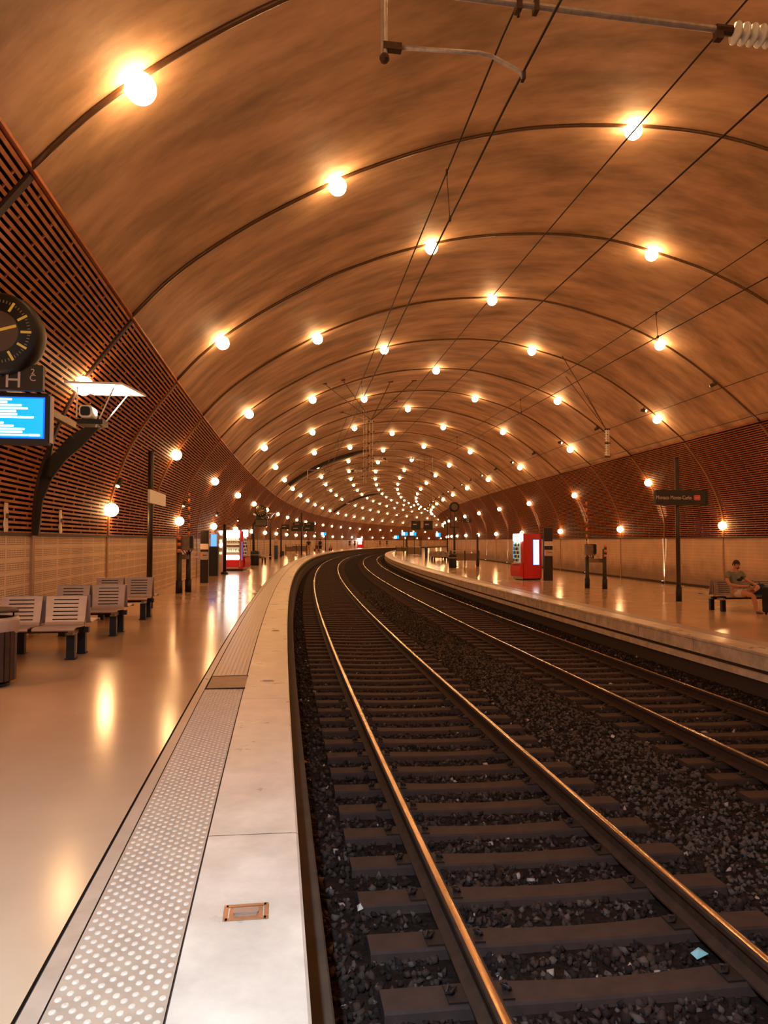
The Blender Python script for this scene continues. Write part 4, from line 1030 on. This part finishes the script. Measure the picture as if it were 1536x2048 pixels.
# paper posters pinned to the slats
for s, lab in ((10.6, 'narrow torn pale poster on the slats at the far left edge'), (12.95, 'narrow torn pale poster on the slats just right of the black bracket')):
    t = thing('wall_poster', s, -5.49, 1.66, lab, 'poster', 'narrow torn posters on the left slats', rot=-PI/2)
    mb = MB(); vs = []; n = 9
    for q in range(n):
        z = .40*q/(n-1)
        for x in (-.075, .075): vs += [(x+.004*math.sin(q*2.3), .0+.006*math.sin(q*1.7+x*30), z), (x+.004*math.sin(q*2.3), .004+.006*math.sin(q*1.7+x*30), z)]
    fs = []
    for q in range(n-1): a = q*4; b = a+4; fs += [(a,a+2,b+2,b), (a+1,b+1,b+3,a+3), (a,b,b+1,a+1), (a+2,a+3,b+3,b+2)]
    mb.add(vs, fs, M['paper']); mb.build('sheet', t, True)
    t.rotation_euler.z = -heading(s) + PI/2
    MB().rbox((.01,-.012,.22), (.09,.004,.07), .02, M['strip_dark'], seg=2, axis='y').build('torn_patch', t)

# uplights at the foot of the right wall and their beams
for i in range(0, 16, 2):
    s = rib(i); t = thing('floor_uplight', s, R_WALL-.12, fzr(R_WALL-.12), 'small floor uplight washing the right wall at %s' % rib_word(i), 'uplight', 'floor uplights along the right wall')
    MB().cyl((0,0,0), (0,0,.10), .055, M['black'], 10).build('housing', t)
    MB().cyl((0,0,.101), (0,0,.106), .045, M['spotglass'], 10).build('lens', t)
    ld = bpy.data.lights.new('uplight', 'SPOT'); ld.energy = 2200; ld.color = (1,.82,.62); ld.spot_size = .27; ld.spot_blend = .6; ld.shadow_soft_size = .02
    lo = bpy.data.objects.new('uplight', ld); COL.objects.link(lo); lo.parent = t; lo.location = (.06,0,.11); lo.rotation_euler = (PI, 0, 0)
# yellow markers on the right platform
for s, o, lab in ((13.24, 5.81, 'small yellow marker set in the right platform edge'), (21.6, 14.0, 'small yellow marker on floor by right wall behind the bench'), (27.5, 14.0, 'small yellow marker on floor by right wall near the uplight')):
    t = thing('floor_marker', s, o, fzr(o), lab, 'floor marker', 'yellow floor markers')
    MB().rbox((0,0,.004), (.14,.09,.008), .03, M['yellow']).build('lens', t); MB().rbox((0,0,.002), (.17,.12,.004), .03, M['steel']).build('rim', t)

# hanging signs far down the platform
def hang_sign(s, o, z, w_, h, label, n=1):
    t = thing('hanging_sign', s, o, z, label, 'sign', 'dark signs hanging over the far platforms')
    for q in range(n):
        x = (q-(n-1)/2)*(w_+.06)
        MB().rbox((x,0,h/2), (w_,.12,h), .02, M['darkpanel'], axis='y').build('sign_board', t)
        MB().box((x-.1,-.063,h*.6), (w_*.4,.004,h*.12), M['signtxt']).build('pale_lettering', t)
    for x in (-w_*.5*n+.1, w_*.5*n-.1):
        top = float(np.interp(o, np.array(V_S)[:,0], np.array(V_S)[:,1])) if o > -4.1 and o < 12.8 else 5.2
        MB().cyl((x,0,h), (x,0,top-z-.1), .008, M['conduit'], 5).build('hanger_rod', t)
hang_sign(62, -2.35, 2.35, .95, .42, 'lower pair of dark signs hanging over the far left platform', 2)
hang_sign(63.5, -2.35, 2.79, .95, .36, 'upper pair of dark signs hanging over the far left platform', 2)
hang_sign(61, -3.75, 2.50, .68, .40, 'small dark sign hanging left of the paired signs, far left platform')
hang_sign(60, 7.30, 2.45, .78, .76, 'square dark sign hanging over far right platform, left of its twin')
hang_sign(60.2, 8.35, 2.45, .78, .76, 'square dark sign hanging over far right platform, right of its twin')
def far_screen(s, o, z, label, w_=.75):
    t = thing('departure_screen', s, o, z, label, 'screen', 'blue departure screens')
    MB().rbox((0,0,.23), (w_+.06,.1,.48), .02, M['black'], axis='y').build('casing', t)
    MB().box((0,-.053,.23), (w_,.006,.42), M['tv_blue']).build('lit_screen', t)
    MB().rbox((-w_*.2,-.058,.23), (w_*.5,.004,.34), .05, M['scr_white'], axis='y').build('lit_white_area', t)
    MB().cyl((0,0,.46), (0,0,1.7), .008, M['conduit'], 6).build('hanger_rod', t)
far_screen(100, -3.4, 2.25, 'far blue screen hanging over the left platform beyond the dark signs')
far_screen(84, 7.75, 2.1, 'far blue screen hanging right platform, left one of the bright pair')
far_screen(84, 8.75, 2.1, 'far blue screen hanging right platform, right one of the bright pair')
far_screen(92, 6.9, 1.75, 'small dim far blue screen on the curving tip of right platform', .6)
far_screen(72, 10.6, 1.9, 'far blue screen standing out right of the dark square signs', .5)
# far clock on the right platform
t = thing('platform_clock', 56, 9.95, 4.2, 'round dark clock in the distance over the right platform', 'clock', 'round platform clocks')
Ry = Matrix.Rotation(PI/2, 3, 'X')
MB().lathe([(.0,-.13),(.37,-.13),(.40,-.10),(.41,-.03),(.41,.03),(.40,.10),(.37,.13),(.0,.13)], M['brownblack'], 28, axis=Ry).build('case', t, True)
MB().lathe([(.0,.134),(.26,.134),(.26,.128)], M['clockface'], 24, axis=Ry).build('dial_disc', t)
mb = MB(); mb.cyl((-.3,0,-.2), (-.3,0,-1.6), .03, M['brownblack'], 6); mb.cyl((.3,0,-.2), (.3,0,-1.6), .03, M['brownblack'], 6); mb.cyl((0,0,-1.6), (0,0,-4.42), .08, M['brownblack'], 8); mb.box((0,0,-1.6), (.75,.08,.08), M['brownblack']); mb.build('stand', t)
t = thing('platform_letter_sign', 55.6, 10.9, 2.95, 'dark sign showing the letter G in the distance on right platform', 'sign', 'dark platform letter signs')
MB().rbox((0,0,.16), (.66,.06,.34), .01, M['darkpanel'], axis='y').build('sign_board', t)
text_part('lettering', 'G', .30, M['signtxt'], t, (.05,-.034,.15), FACE_BACK)
MB().box((-.5,0,.16), (.5,.06,.06), M['brownblack']).build('side_arm', t)
# far benches, bins, blue validators, glass kiosk, gates
b = make_bench(48.6, 'far steel bench on the left platform beside a dark bin', oc=-4.5, rot=PI/2*.9)
b = make_bench(66.5, 'far steel bench on the right platform, left of the dark bin', oc=9.9, floor=fzr, n_seats=3, rot=.35)
b = make_bench(60.5, 'second far steel bench on the right platform closer to the gates', oc=9.4, floor=fzr, n_seats=3, rot=.35)
b = make_bench(101.5, 'very far bench on the left platform behind the crouching figure', oc=-4.6, rot=PI/2)
def far_bin(s, o, floor, label):
    t = thing('litter_bin', s, o, floor(o), label, 'litter bin', 'dark bins far down the platforms')
    MB().lathe([(.0,0),(.24,0),(.26,.06),(.26,.80),(.22,.86),(.0,.90)], M['black'], 14).build('body', t, True); MB().lathe([(.262,.62),(.275,.62),(.275,.66),(.262,.66)], M['steel'], 14).build('rim', t)
far_bin(43.4, -4.35, fz, 'dark bin beside the far bench, beyond the left vending machines')
far_bin(44.7, 7.9, fzr, 'dark bin at the end of the far benches, right platform')
def blue_validator(s, o, floor, label):
    t = thing('blue_validator', s, o, floor(o), label, 'ticket validator', 'blue ticket validators')
    MB().rbox((0,0,.55), (.30,.22,1.10), .04, M['blue']).build('body', t)
    MB().rbox((0,0,1.38), (.28,.2,.56), .05, M['steel']).build('head', t); MB().box((0,-.11,1.35), (.18,.02,.14), M['orange']).build('reader', t)
blue_validator(57.8, -4.22, fz, 'navy blue validator post on the far left platform'); blue_validator(72, 9.37, fzr, 'navy blue validator post on the far right platform')
t = thing('glass_kiosk', 86.5, 9.0, fzr(9), 'small glazed stair enclosure far down the right platform', 'stair enclosure')
for x, y in ((-.85,0),(.0,0),(.85,0),(-.85,5),(.85,5),(-.85,2.5),(.85,2.5)): MB().box((x,y,1.1), (.07,.07,2.2), M['brownblack']).build('frame_post', t)
mb = MB(); mb.box((0,2.5,2.2), (1.8,5.1,.07), M['brownblack']); mb.box((-.85,2.5,.95), (.06,5,.05), M['steel']); mb.box((.85,2.5,.95), (.06,5,.05), M['steel']); mb.box((0,0,.95), (1.7,.05,.05), M['steel']); mb.build('rail_frame', t)
MB().box((-.85,2.5,.48), (.03,4.9,.85), M['grime']).box((0,0,.48), (1.62,.03,.85), M['grime']).build('lower_panel', t)
def gate(s, o, floor, label, w_=1.5, group='grey railings on the far platforms'):
    t = thing('platform_railing', s, o, floor(o), label, 'railing', group)
    for x in (-w_/2, 0, w_/2): MB().cyl((x,0,0), (x,0,1.05), .045, M['pole'], 8).build('post', t)
    MB().cyl((-w_/2,0,1.03), (w_/2,0,1.03), .03, M['steel'], 8).build('top_rail', t); MB().box((0,0,.6), (w_-.1,.03,.5), M['grime']).build('infill_panel', t)
gate(50, 9.7, fzr, 'grey railing on the right platform right of the far bin', 2.0); gate(76, -4.1, fz, 'grey railing on the far left platform beside the standing people', 2.2); gate(84.5, -4.7, fz, 'grey railing farther along the left platform behind the people', 2.0)
gate(92, 7.6, fzr, 'pale railing at the curving tip of the right platform', 1.5)
t = thing('floor_box', 71, -5.0, fz(-5), 'small dark box standing at the foot of the far left wall', 'box')
MB().rbox((0,0,.2), (.34,.34,.40), .03, M['black']).build('body', t); MB().box((0,0,.41), (.30,.30,.03), M['brownblack']).build('lid', t)
# distant lit vending machine on the curve
t = thing('vending_machine', 146, -4.85, fz(-4.85), 'tiny brightly lit red vending machine where the left platform bends away', 'vending machine', rot=-.1)
MB().rbox((0,.4,1.0), (1.2,.8,2.0), .03, M['red']).build('cabinet', t); MB().rbox((-.1,-.03,1.62), (1.0,.06,.62), .05, M['vend_white'], axis='y').build('lit_header', t); MB().rbox((-.05,-.03,.95), (.7,.06,.42), .05, M['vend_white'], axis='y').build('lit_display', t)
MB().rbox((-.95,-.03,1.2), (.35,.3,1.7), .05, M['vend_white'], axis='y').build('lit_column', t)

# ================================================================== PEOPLE
def skinned(name, joints, edges, m, parent, sub=2, root=0):
    me = bpy.data.meshes.new(name); me.from_pydata([j[:3] for j in joints], edges, []); me.materials.append(m)
    ob = bpy.data.objects.new(name, me); COL.objects.link(ob); ob.parent = parent
    md = ob.modifiers.new('skin', 'SKIN'); md.use_smooth_shade = True
    sv = me.skin_vertices[0].data if me.skin_vertices else None
    if sv is None:
        bpy.context.view_layer.objects.active = ob; sv = me.skin_vertices[0].data
    for k, j in enumerate(joints):
        r = j[3]; sv[k].radius = (r, j[4] if len(j) > 4 else r); sv[k].use_root = (k == root)
    if sub: sd = ob.modifiers.new('sub', 'SUBSURF'); sd.levels = sub; sd.render_levels = sub
    # bake the evaluated surface so that it is one plain mesh
    dg = bpy.context.evaluated_depsgraph_get(); dg.update(); me2 = bpy.data.meshes.new_from_object(ob.evaluated_get(dg))
    ob.modifiers.clear(); ob.data = me2
    if not me2.materials: me2.materials.append(m)
    for p in me2.polygons: p.use_smooth = True
    return ob
def head(parent, c, r, yaw, tilt=0, glasses=False):
    """face parts on a head already in the body mesh; c is its centre"""
    R = Matrix.Rotation(yaw, 3, 'Z') @ Matrix.Rotation(tilt, 3, 'X'); C = Vector(c)
    f = lambda x, y, z: tuple(R @ Vector((x, y, z)) + C)
    mb = MB()
    for sx in (-1, 1): mb.ball(f(sx*.030, -.083, .010), .010, M['eye'], 8)
    mb.build('eye', parent, True)
    mb = MB(); mb.cyl(f(-.02,-.091,-.052), f(.02,-.091,-.052), .0065, M['lip'], 6); mb.build('mouth', parent, True)
    return f
# --- the seated man, local frame at the floor below his hips; he faces the camera (-y)
t = thing('person', 16.45, 9.12, fzr(9.3), 'man in olive green t-shirt and white shorts sitting cross-legged on the right platform bench', 'person', rot=.05)
Z = .0
J = [ # x, y, z, rx, ry
 (.02,-.18,.50,.135,.115),        #0 pelvis
 (.015,-.15,.66,.125,.10),        #1 waist
 (.00,-.13,.82,.150,.105),        #2 chest
 (.00,-.13,.95,.125,.085),        #3 upper chest
 (.00,-.15,1.03,.055,.055),       #4 neck
 (.005,-.17,1.09,.060,.066),      #5 jaw
 (.01,-.17,1.165,.078,.088),      #6 head
 (.01,-.165,1.235,.060,.068),     #7 crown
 (-.17,-.13,.955,.056,.056),      #8 R shoulder (image left)
 (-.235,-.16,.80,.046,.046),      #9
 (-.235,-.24,.70,.040,.040),      #10 R elbow
 (-.09,-.36,.665,.034,.034),      #11
 (.08,-.44,.67,.026,.026),       #12 R wrist
 (.17,-.13,.955,.056,.056),       #13 L shoulder
 (.25,-.17,.82,.045,.045),        #14
 (.30,-.26,.75,.038,.038),        #15 L elbow
 (.31,-.37,.72,.032,.032),        #16
 (.30,-.44,.715,.026,.026),        #17 L wrist
 (-.09,-.24,.485,.092,.086),      #18 R hip
 (.03,-.42,.495,.080,.080),       #19
 (.14,-.575,.455,.060,.060),        #20 R knee, foot on the floor
 (.19,-.58,.27,.050,.054),        #21 calf
 (.23,-.56,.10,.036,.036),        #22 R ankle
 (.11,-.26,.485,.090,.086),       #23 L hip
 (.23,-.40,.575,.078,.074),       #24
 (.335,-.50,.65,.060,.058),        #25 L knee, raised
 (.25,-.585,.625,.050,.050),        #26 calf
 (.12,-.64,.565,.036,.036),        #27 L ankle resting on the other knee
]
Ed = [(0,1),(1,2),(2,3),(3,4),(4,5),(5,6),(6,7),(3,8),(8,9),(9,10),(10,11),(11,12),(3,13),(13,14),(14,15),(15,16),(16,17),(0,18),(18,19),(19,20),(20,21),(21,22),(0,23),(23,24),(24,25),(25,26),(26,27)]
def hand(wr, dirv, up, side, J, Ed, w_i):
    """palm, four fingers and a thumb grown from the wrist vertex"""
    d = Vector(dirv).normalized(); u = Vector(up).normalized(); s_ = d.cross(u).normalized()*side; wv = Vector(wr)
    n = len(J); pm = wv + d*.05; J.append((*pm, .030, .016)); Ed.append((w_i, n))
    for k, (off_, ln) in enumerate(((-.030,.070),(-.010,.078),(.010,.072),(.029,.058))):
        a = pm + s_*off_ + d*.032; b = a + d*ln*.5 - u*.012; c = b + d*ln*.30 - u*.030
        m = len(J); J.extend([(*a,.010,.009),(*b,.0090,.0085),(*c,.0075,.007)]); Ed.extend([(n, m),(m, m+1),(m+1, m+2)])
    a = wv + d*.025 - s_*.028; b = a + d*.030 - s_*.022 - u*.008; c = b + d*.028 - u*.012
    m = len(J); J.extend([(*a,.013,.011),(*b,.0105,.010),(*c,.0085,.008)]); Ed.extend([(w_i, m),(m, m+1),(m+1, m+2)])
hand((.08,-.44,.67), (.85,-.45,-.02), (0,-.2,1), 1, J, Ed, 12)
hand((.30,-.44,.715), (-.3,-.9,-.25), (0,-.2,1), -1, J, Ed, 17)
# feet
n = len(J); J += [(.24,-.64,.045,.036,.030),(.25,-.73,.035,.034,.020),(.06,-.68,.55,.032,.032),(.015,-.715,.575,.034,.026),(-.02,-.73,.60,.028,.018)]
Ed += [(22,n),(n,n+1),(27,n+2),(n+2,n+3),(n+3,n+4)]
body = skinned('body', J, Ed, M['skin'], t)
f = head(t, (.01,-.17,1.165), .1, .12)
MB().add([f(0,-.088,.008), f(-.011,-.092,-.022), f(.011,-.092,-.022), f(0,-.112,-.018), f(0,-.085,-.03)], [(0,1,3),(0,3,2),(1,4,3),(2,3,4)], M['skin']).build('nose', t, True)
mb = MB()
for sx in (-1, 1): mb.ball(f(sx*.080,-.002,-.004), .022, M['skin'], 8, sc=(.4,.8,1.3))
mb.build('ear', t, True)
mb = MB(); hv = []; n = 16
for i in range(7):
    ph = PI*.5*i/6
    for k in range(n):
        a = 2*PI*k/n; fr = max(0, -math.sin(a)); low = .0 if fr > .4 else -.045; rr = math.cos(ph)
        z = .030+low + (.092-low)*math.sin(ph) + .004*math.sin(7*a); hv.append(f(.086*rr*math.cos(a), .094*rr*math.sin(a)+.006, z))
mb.add(hv, [(i*n+k, i*n+(k+1)%n, (i+1)*n+(k+1)%n, (i+1)*n+k) for i in range(6) for k in range(n)], M['hair']); mb.build('hair', t, True)
mb = MB()
for sx in (-1, 1): mb.box(f(sx*.031,-.086,.030), (.030,.008,.006), M['hair'])
mb.build('eyebrow', t)
mb = MB(); mb.ball(f(0,-.052,-.074), .040, mat('short_brown_beard', (.20,.085,.05), .8), 10, sc=(1.25,.8,.55)); mb.build('beard', t, True)
shirt = skinned('t_shirt', [(.02,-.18,.52,.150,.130),(.015,-.155,.66,.142,.118),(.00,-.135,.82,.165,.122),(.00,-.13,.945,.140,.10),(.00,-.145,.995,.075,.072),
    (-.175,-.13,.955,.074,.072),(-.232,-.155,.82,.066,.064),(.175,-.13,.955,.074,.072),(.246,-.165,.83,.064,.062)],
    [(0,1),(1,2),(2,3),(3,4),(3,5),(5,6),(3,7),(7,8)], M['shirt'], t)
mb = MB(); mb.ball((.02,-.262,.81), .062, M['print'], 10, sc=(1.25,.2,.55)); mb.ball((.095,-.25,.85), .05, M['print'], 10, sc=(.9,.3,.8)); mb.build('shirt_print', t, True)
skinned('shorts', [(.02,-.19,.49,.150,.125),(-.09,-.25,.49,.116,.110),(.01,-.43,.50,.108,.104),(.11,-.27,.49,.112,.106),(.20,-.38,.555,.100,.098),(.02,-.18,.56,.150,.12)],
    [(0,1),(1,2),(0,3),(3,4),(0,5)], M['shorts'], t)
for nm, a, b, c in (('shoe', (.23,-.56,.055), (.24,-.67,.045), (.252,-.76,.038)), ('shoe', (.085,-.665,.555), (.03,-.71,.575), (-.03,-.74,.605))):
    skinned(nm, [(*a,.048,.044),(*b,.050,.036),(*c,.040,.026)], [(0,1),(1,2)], M['shoe'], t, sub=1)

# suitcases by his side
t = thing('suitcase', 15.9, 9.86, fzr(9.86), 'navy upright trolley suitcase with raised handle at right edge beside the seated man', 'suitcase', rot=.1)
MB().rbox((0,0,.36), (.46,.28,.62), .05, M['navy'], axis='y').build('shell', t)
for x in (-.17,.17):
    for y in (-.09,.09): MB().cyl((x-.012,y,.03), (x+.012,y,.03), .03, M['black'], 10).build('wheel', t)
mb = MB(); mb.tube([(-.07,.10,.66),(-.07,.10,1.02),(.07,.10,1.02),(.07,.10,.66)], .011, M['galv'], 6); mb.build('trolley_handle', t)
MB().rbox((0,-.145,.30), (.36,.03,.34), .03, M['navy'], axis='y').build('front_pocket', t)
MB().rbox((-.02,-.165,.50), (.10,.012,.035), .01, M['white'], axis='y').build('white_tag', t)
t = thing('travel_bag', 16.35, 9.72, fzr(9.72)+.445, 'blue bag resting on the bench between the man and the navy suitcase', 'bag')
MB().rbox((0,0,.13), (.26,.26,.26), .07, M['teal'], axis='y').build('shell', t)
MB().tube([(-.08,0,.25),(-.06,0,.31),(.06,0,.31),(.08,0,.25)], .010, M['black'], 6).build('handle', t)

# --- small far figures
def far_person(s, o, floor, label, top, legs, rot=0, pose='stand', hgt=1.72, bag=False):
    t = thing('person', s, o, floor(o), label, 'person', rot=rot); k = hgt/1.72
    def v(x, y, z, r, r2=None): return (x*k, y*k, z*k, r*k, (r2 or r)*k)
    if pose == 'stand':
        J = [v(0,0,.94,.14,.10), v(0,0,1.12,.125,.09), v(0,0,1.32,.15,.095), v(0,0,1.42,.11,.075), v(0,0,1.50,.05), v(0,-.01,1.58,.07,.08), v(0,-.01,1.66,.065,.075),
             v(-.18,0,1.40,.055), v(-.22,-.02,1.15,.042), v(-.21,-.08,.92,.033), v(-.21,-.10,.83,.03,.02), v(.18,0,1.40,.055), v(.22,-.02,1.15,.042), v(.21,-.08,.92,.033), v(.21,-.10,.83,.03,.02),
             v(-.09,0,.86,.085), v(-.10,.0,.50,.058), v(-.10,.03,.28,.055), v(-.10,.03,.08,.038), v(-.11,-.10,.04,.04,.03), v(.09,0,.86,.085), v(.10,-.03,.50,.058), v(.11,-.01,.28,.055), v(.11,.0,.08,.038), v(.12,-.13,.04,.04,.03)]
    else:
        J = [v(0,0,.16,.15,.13), v(0,-.03,.34,.13,.10), v(0,-.08,.50,.15,.10), v(0,-.10,.60,.11,.08), v(0,-.12,.68,.05), v(0,-.15,.76,.07,.08), v(0,-.16,.84,.065,.075),
             v(-.17,-.10,.57,.055), v(-.22,-.22,.40,.042), v(-.12,-.36,.36,.033), v(-.08,-.40,.35,.03,.02), v(.17,-.10,.57,.055), v(.22,-.22,.40,.042), v(.12,-.36,.36,.033), v(.08,-.40,.35,.03,.02),
             v(-.10,-.08,.17,.085), v(-.17,-.40,.40,.058), v(-.14,-.50,.22,.052), v(-.11,-.55,.07,.038), v(-.11,-.66,.04,.04,.03), v(.10,-.08,.17,.085), v(.17,-.40,.40,.058), v(.14,-.50,.22,.052), v(.11,-.55,.07,.038), v(.11,-.66,.04,.04,.03)]
    E_ = [(0,1),(1,2),(2,3),(3,4),(4,5),(5,6),(3,7),(7,8),(8,9),(9,10),(3,11),(11,12),(12,13),(13,14),(0,15),(15,16),(16,17),(17,18),(18,19),(0,20),(20,21),(21,22),(22,23),(23,24)]
    skinned('body', J, E_, M['skin_far'], t, sub=1)
    g = lambda idx, e: [(*J[q][:3], J[q][3]+e, J[q][4]+e) for q in idx]
    skinned('top', g([0,1,2,3,7,8,11,12], .018), [(0,1),(1,2),(2,3),(3,4),(4,5),(3,6),(6,7)], M[top], t, sub=1)
    skinned('trousers', g([0,15,16,20,21], .02), [(0,1),(1,2),(0,3),(3,4)], M[legs], t, sub=1)
    h = J[6]; MB().ball((h[0], h[1]+.015, h[2]+.005), .082*k, M['hair'], 10, sc=(1,1.05,1)).build('hair', t, True)
    if bag:
        c = J[2]; MB().rbox((c[0], c[1]+.17, c[2]-.08), (.30,.18,.42), .06, M['cloth_black'], axis='y').build('backpack', t)
far_person(80.0, -3.15, fz, 'far person in black top and pale shorts standing on the left platform', 'cloth_black', 'cloth_pale', rot=.3)
far_person(83.7, -2.55, fz, 'far person in pale top standing beside one with a backpack', 'cloth_pale', 'cloth_brown', rot=.8)
far_person(84.4, -2.2, fz, 'far person with a black backpack standing near the left platform edge', 'cloth_brown', 'cloth_black', rot=PI-.4, bag=True)
far_person(106.3, -3.2, fz, 'far person crouching in pale clothes beside the black far pole', 'cloth_pale', 'cloth_black', pose='sit', rot=.4)
far_person(132.5, -4.1, fz, 'tiny far person in black standing left of the lit far vending machine', 'cloth_black', 'cloth_black')
far_person(138, -4.2, fz, 'tiny far person in brown standing closest to lit far vending machine', 'cloth_brown', 'cloth_black', rot=1)
far_person(163, -4.8, fz, 'tiny far person in brown beyond the lit far vending machine', 'cloth_brown', 'cloth_brown', rot=1)
far_person(168, -4.6, fz, 'tiny far person in black beyond the one in brown', 'cloth_black', 'cloth_black', rot=.5)
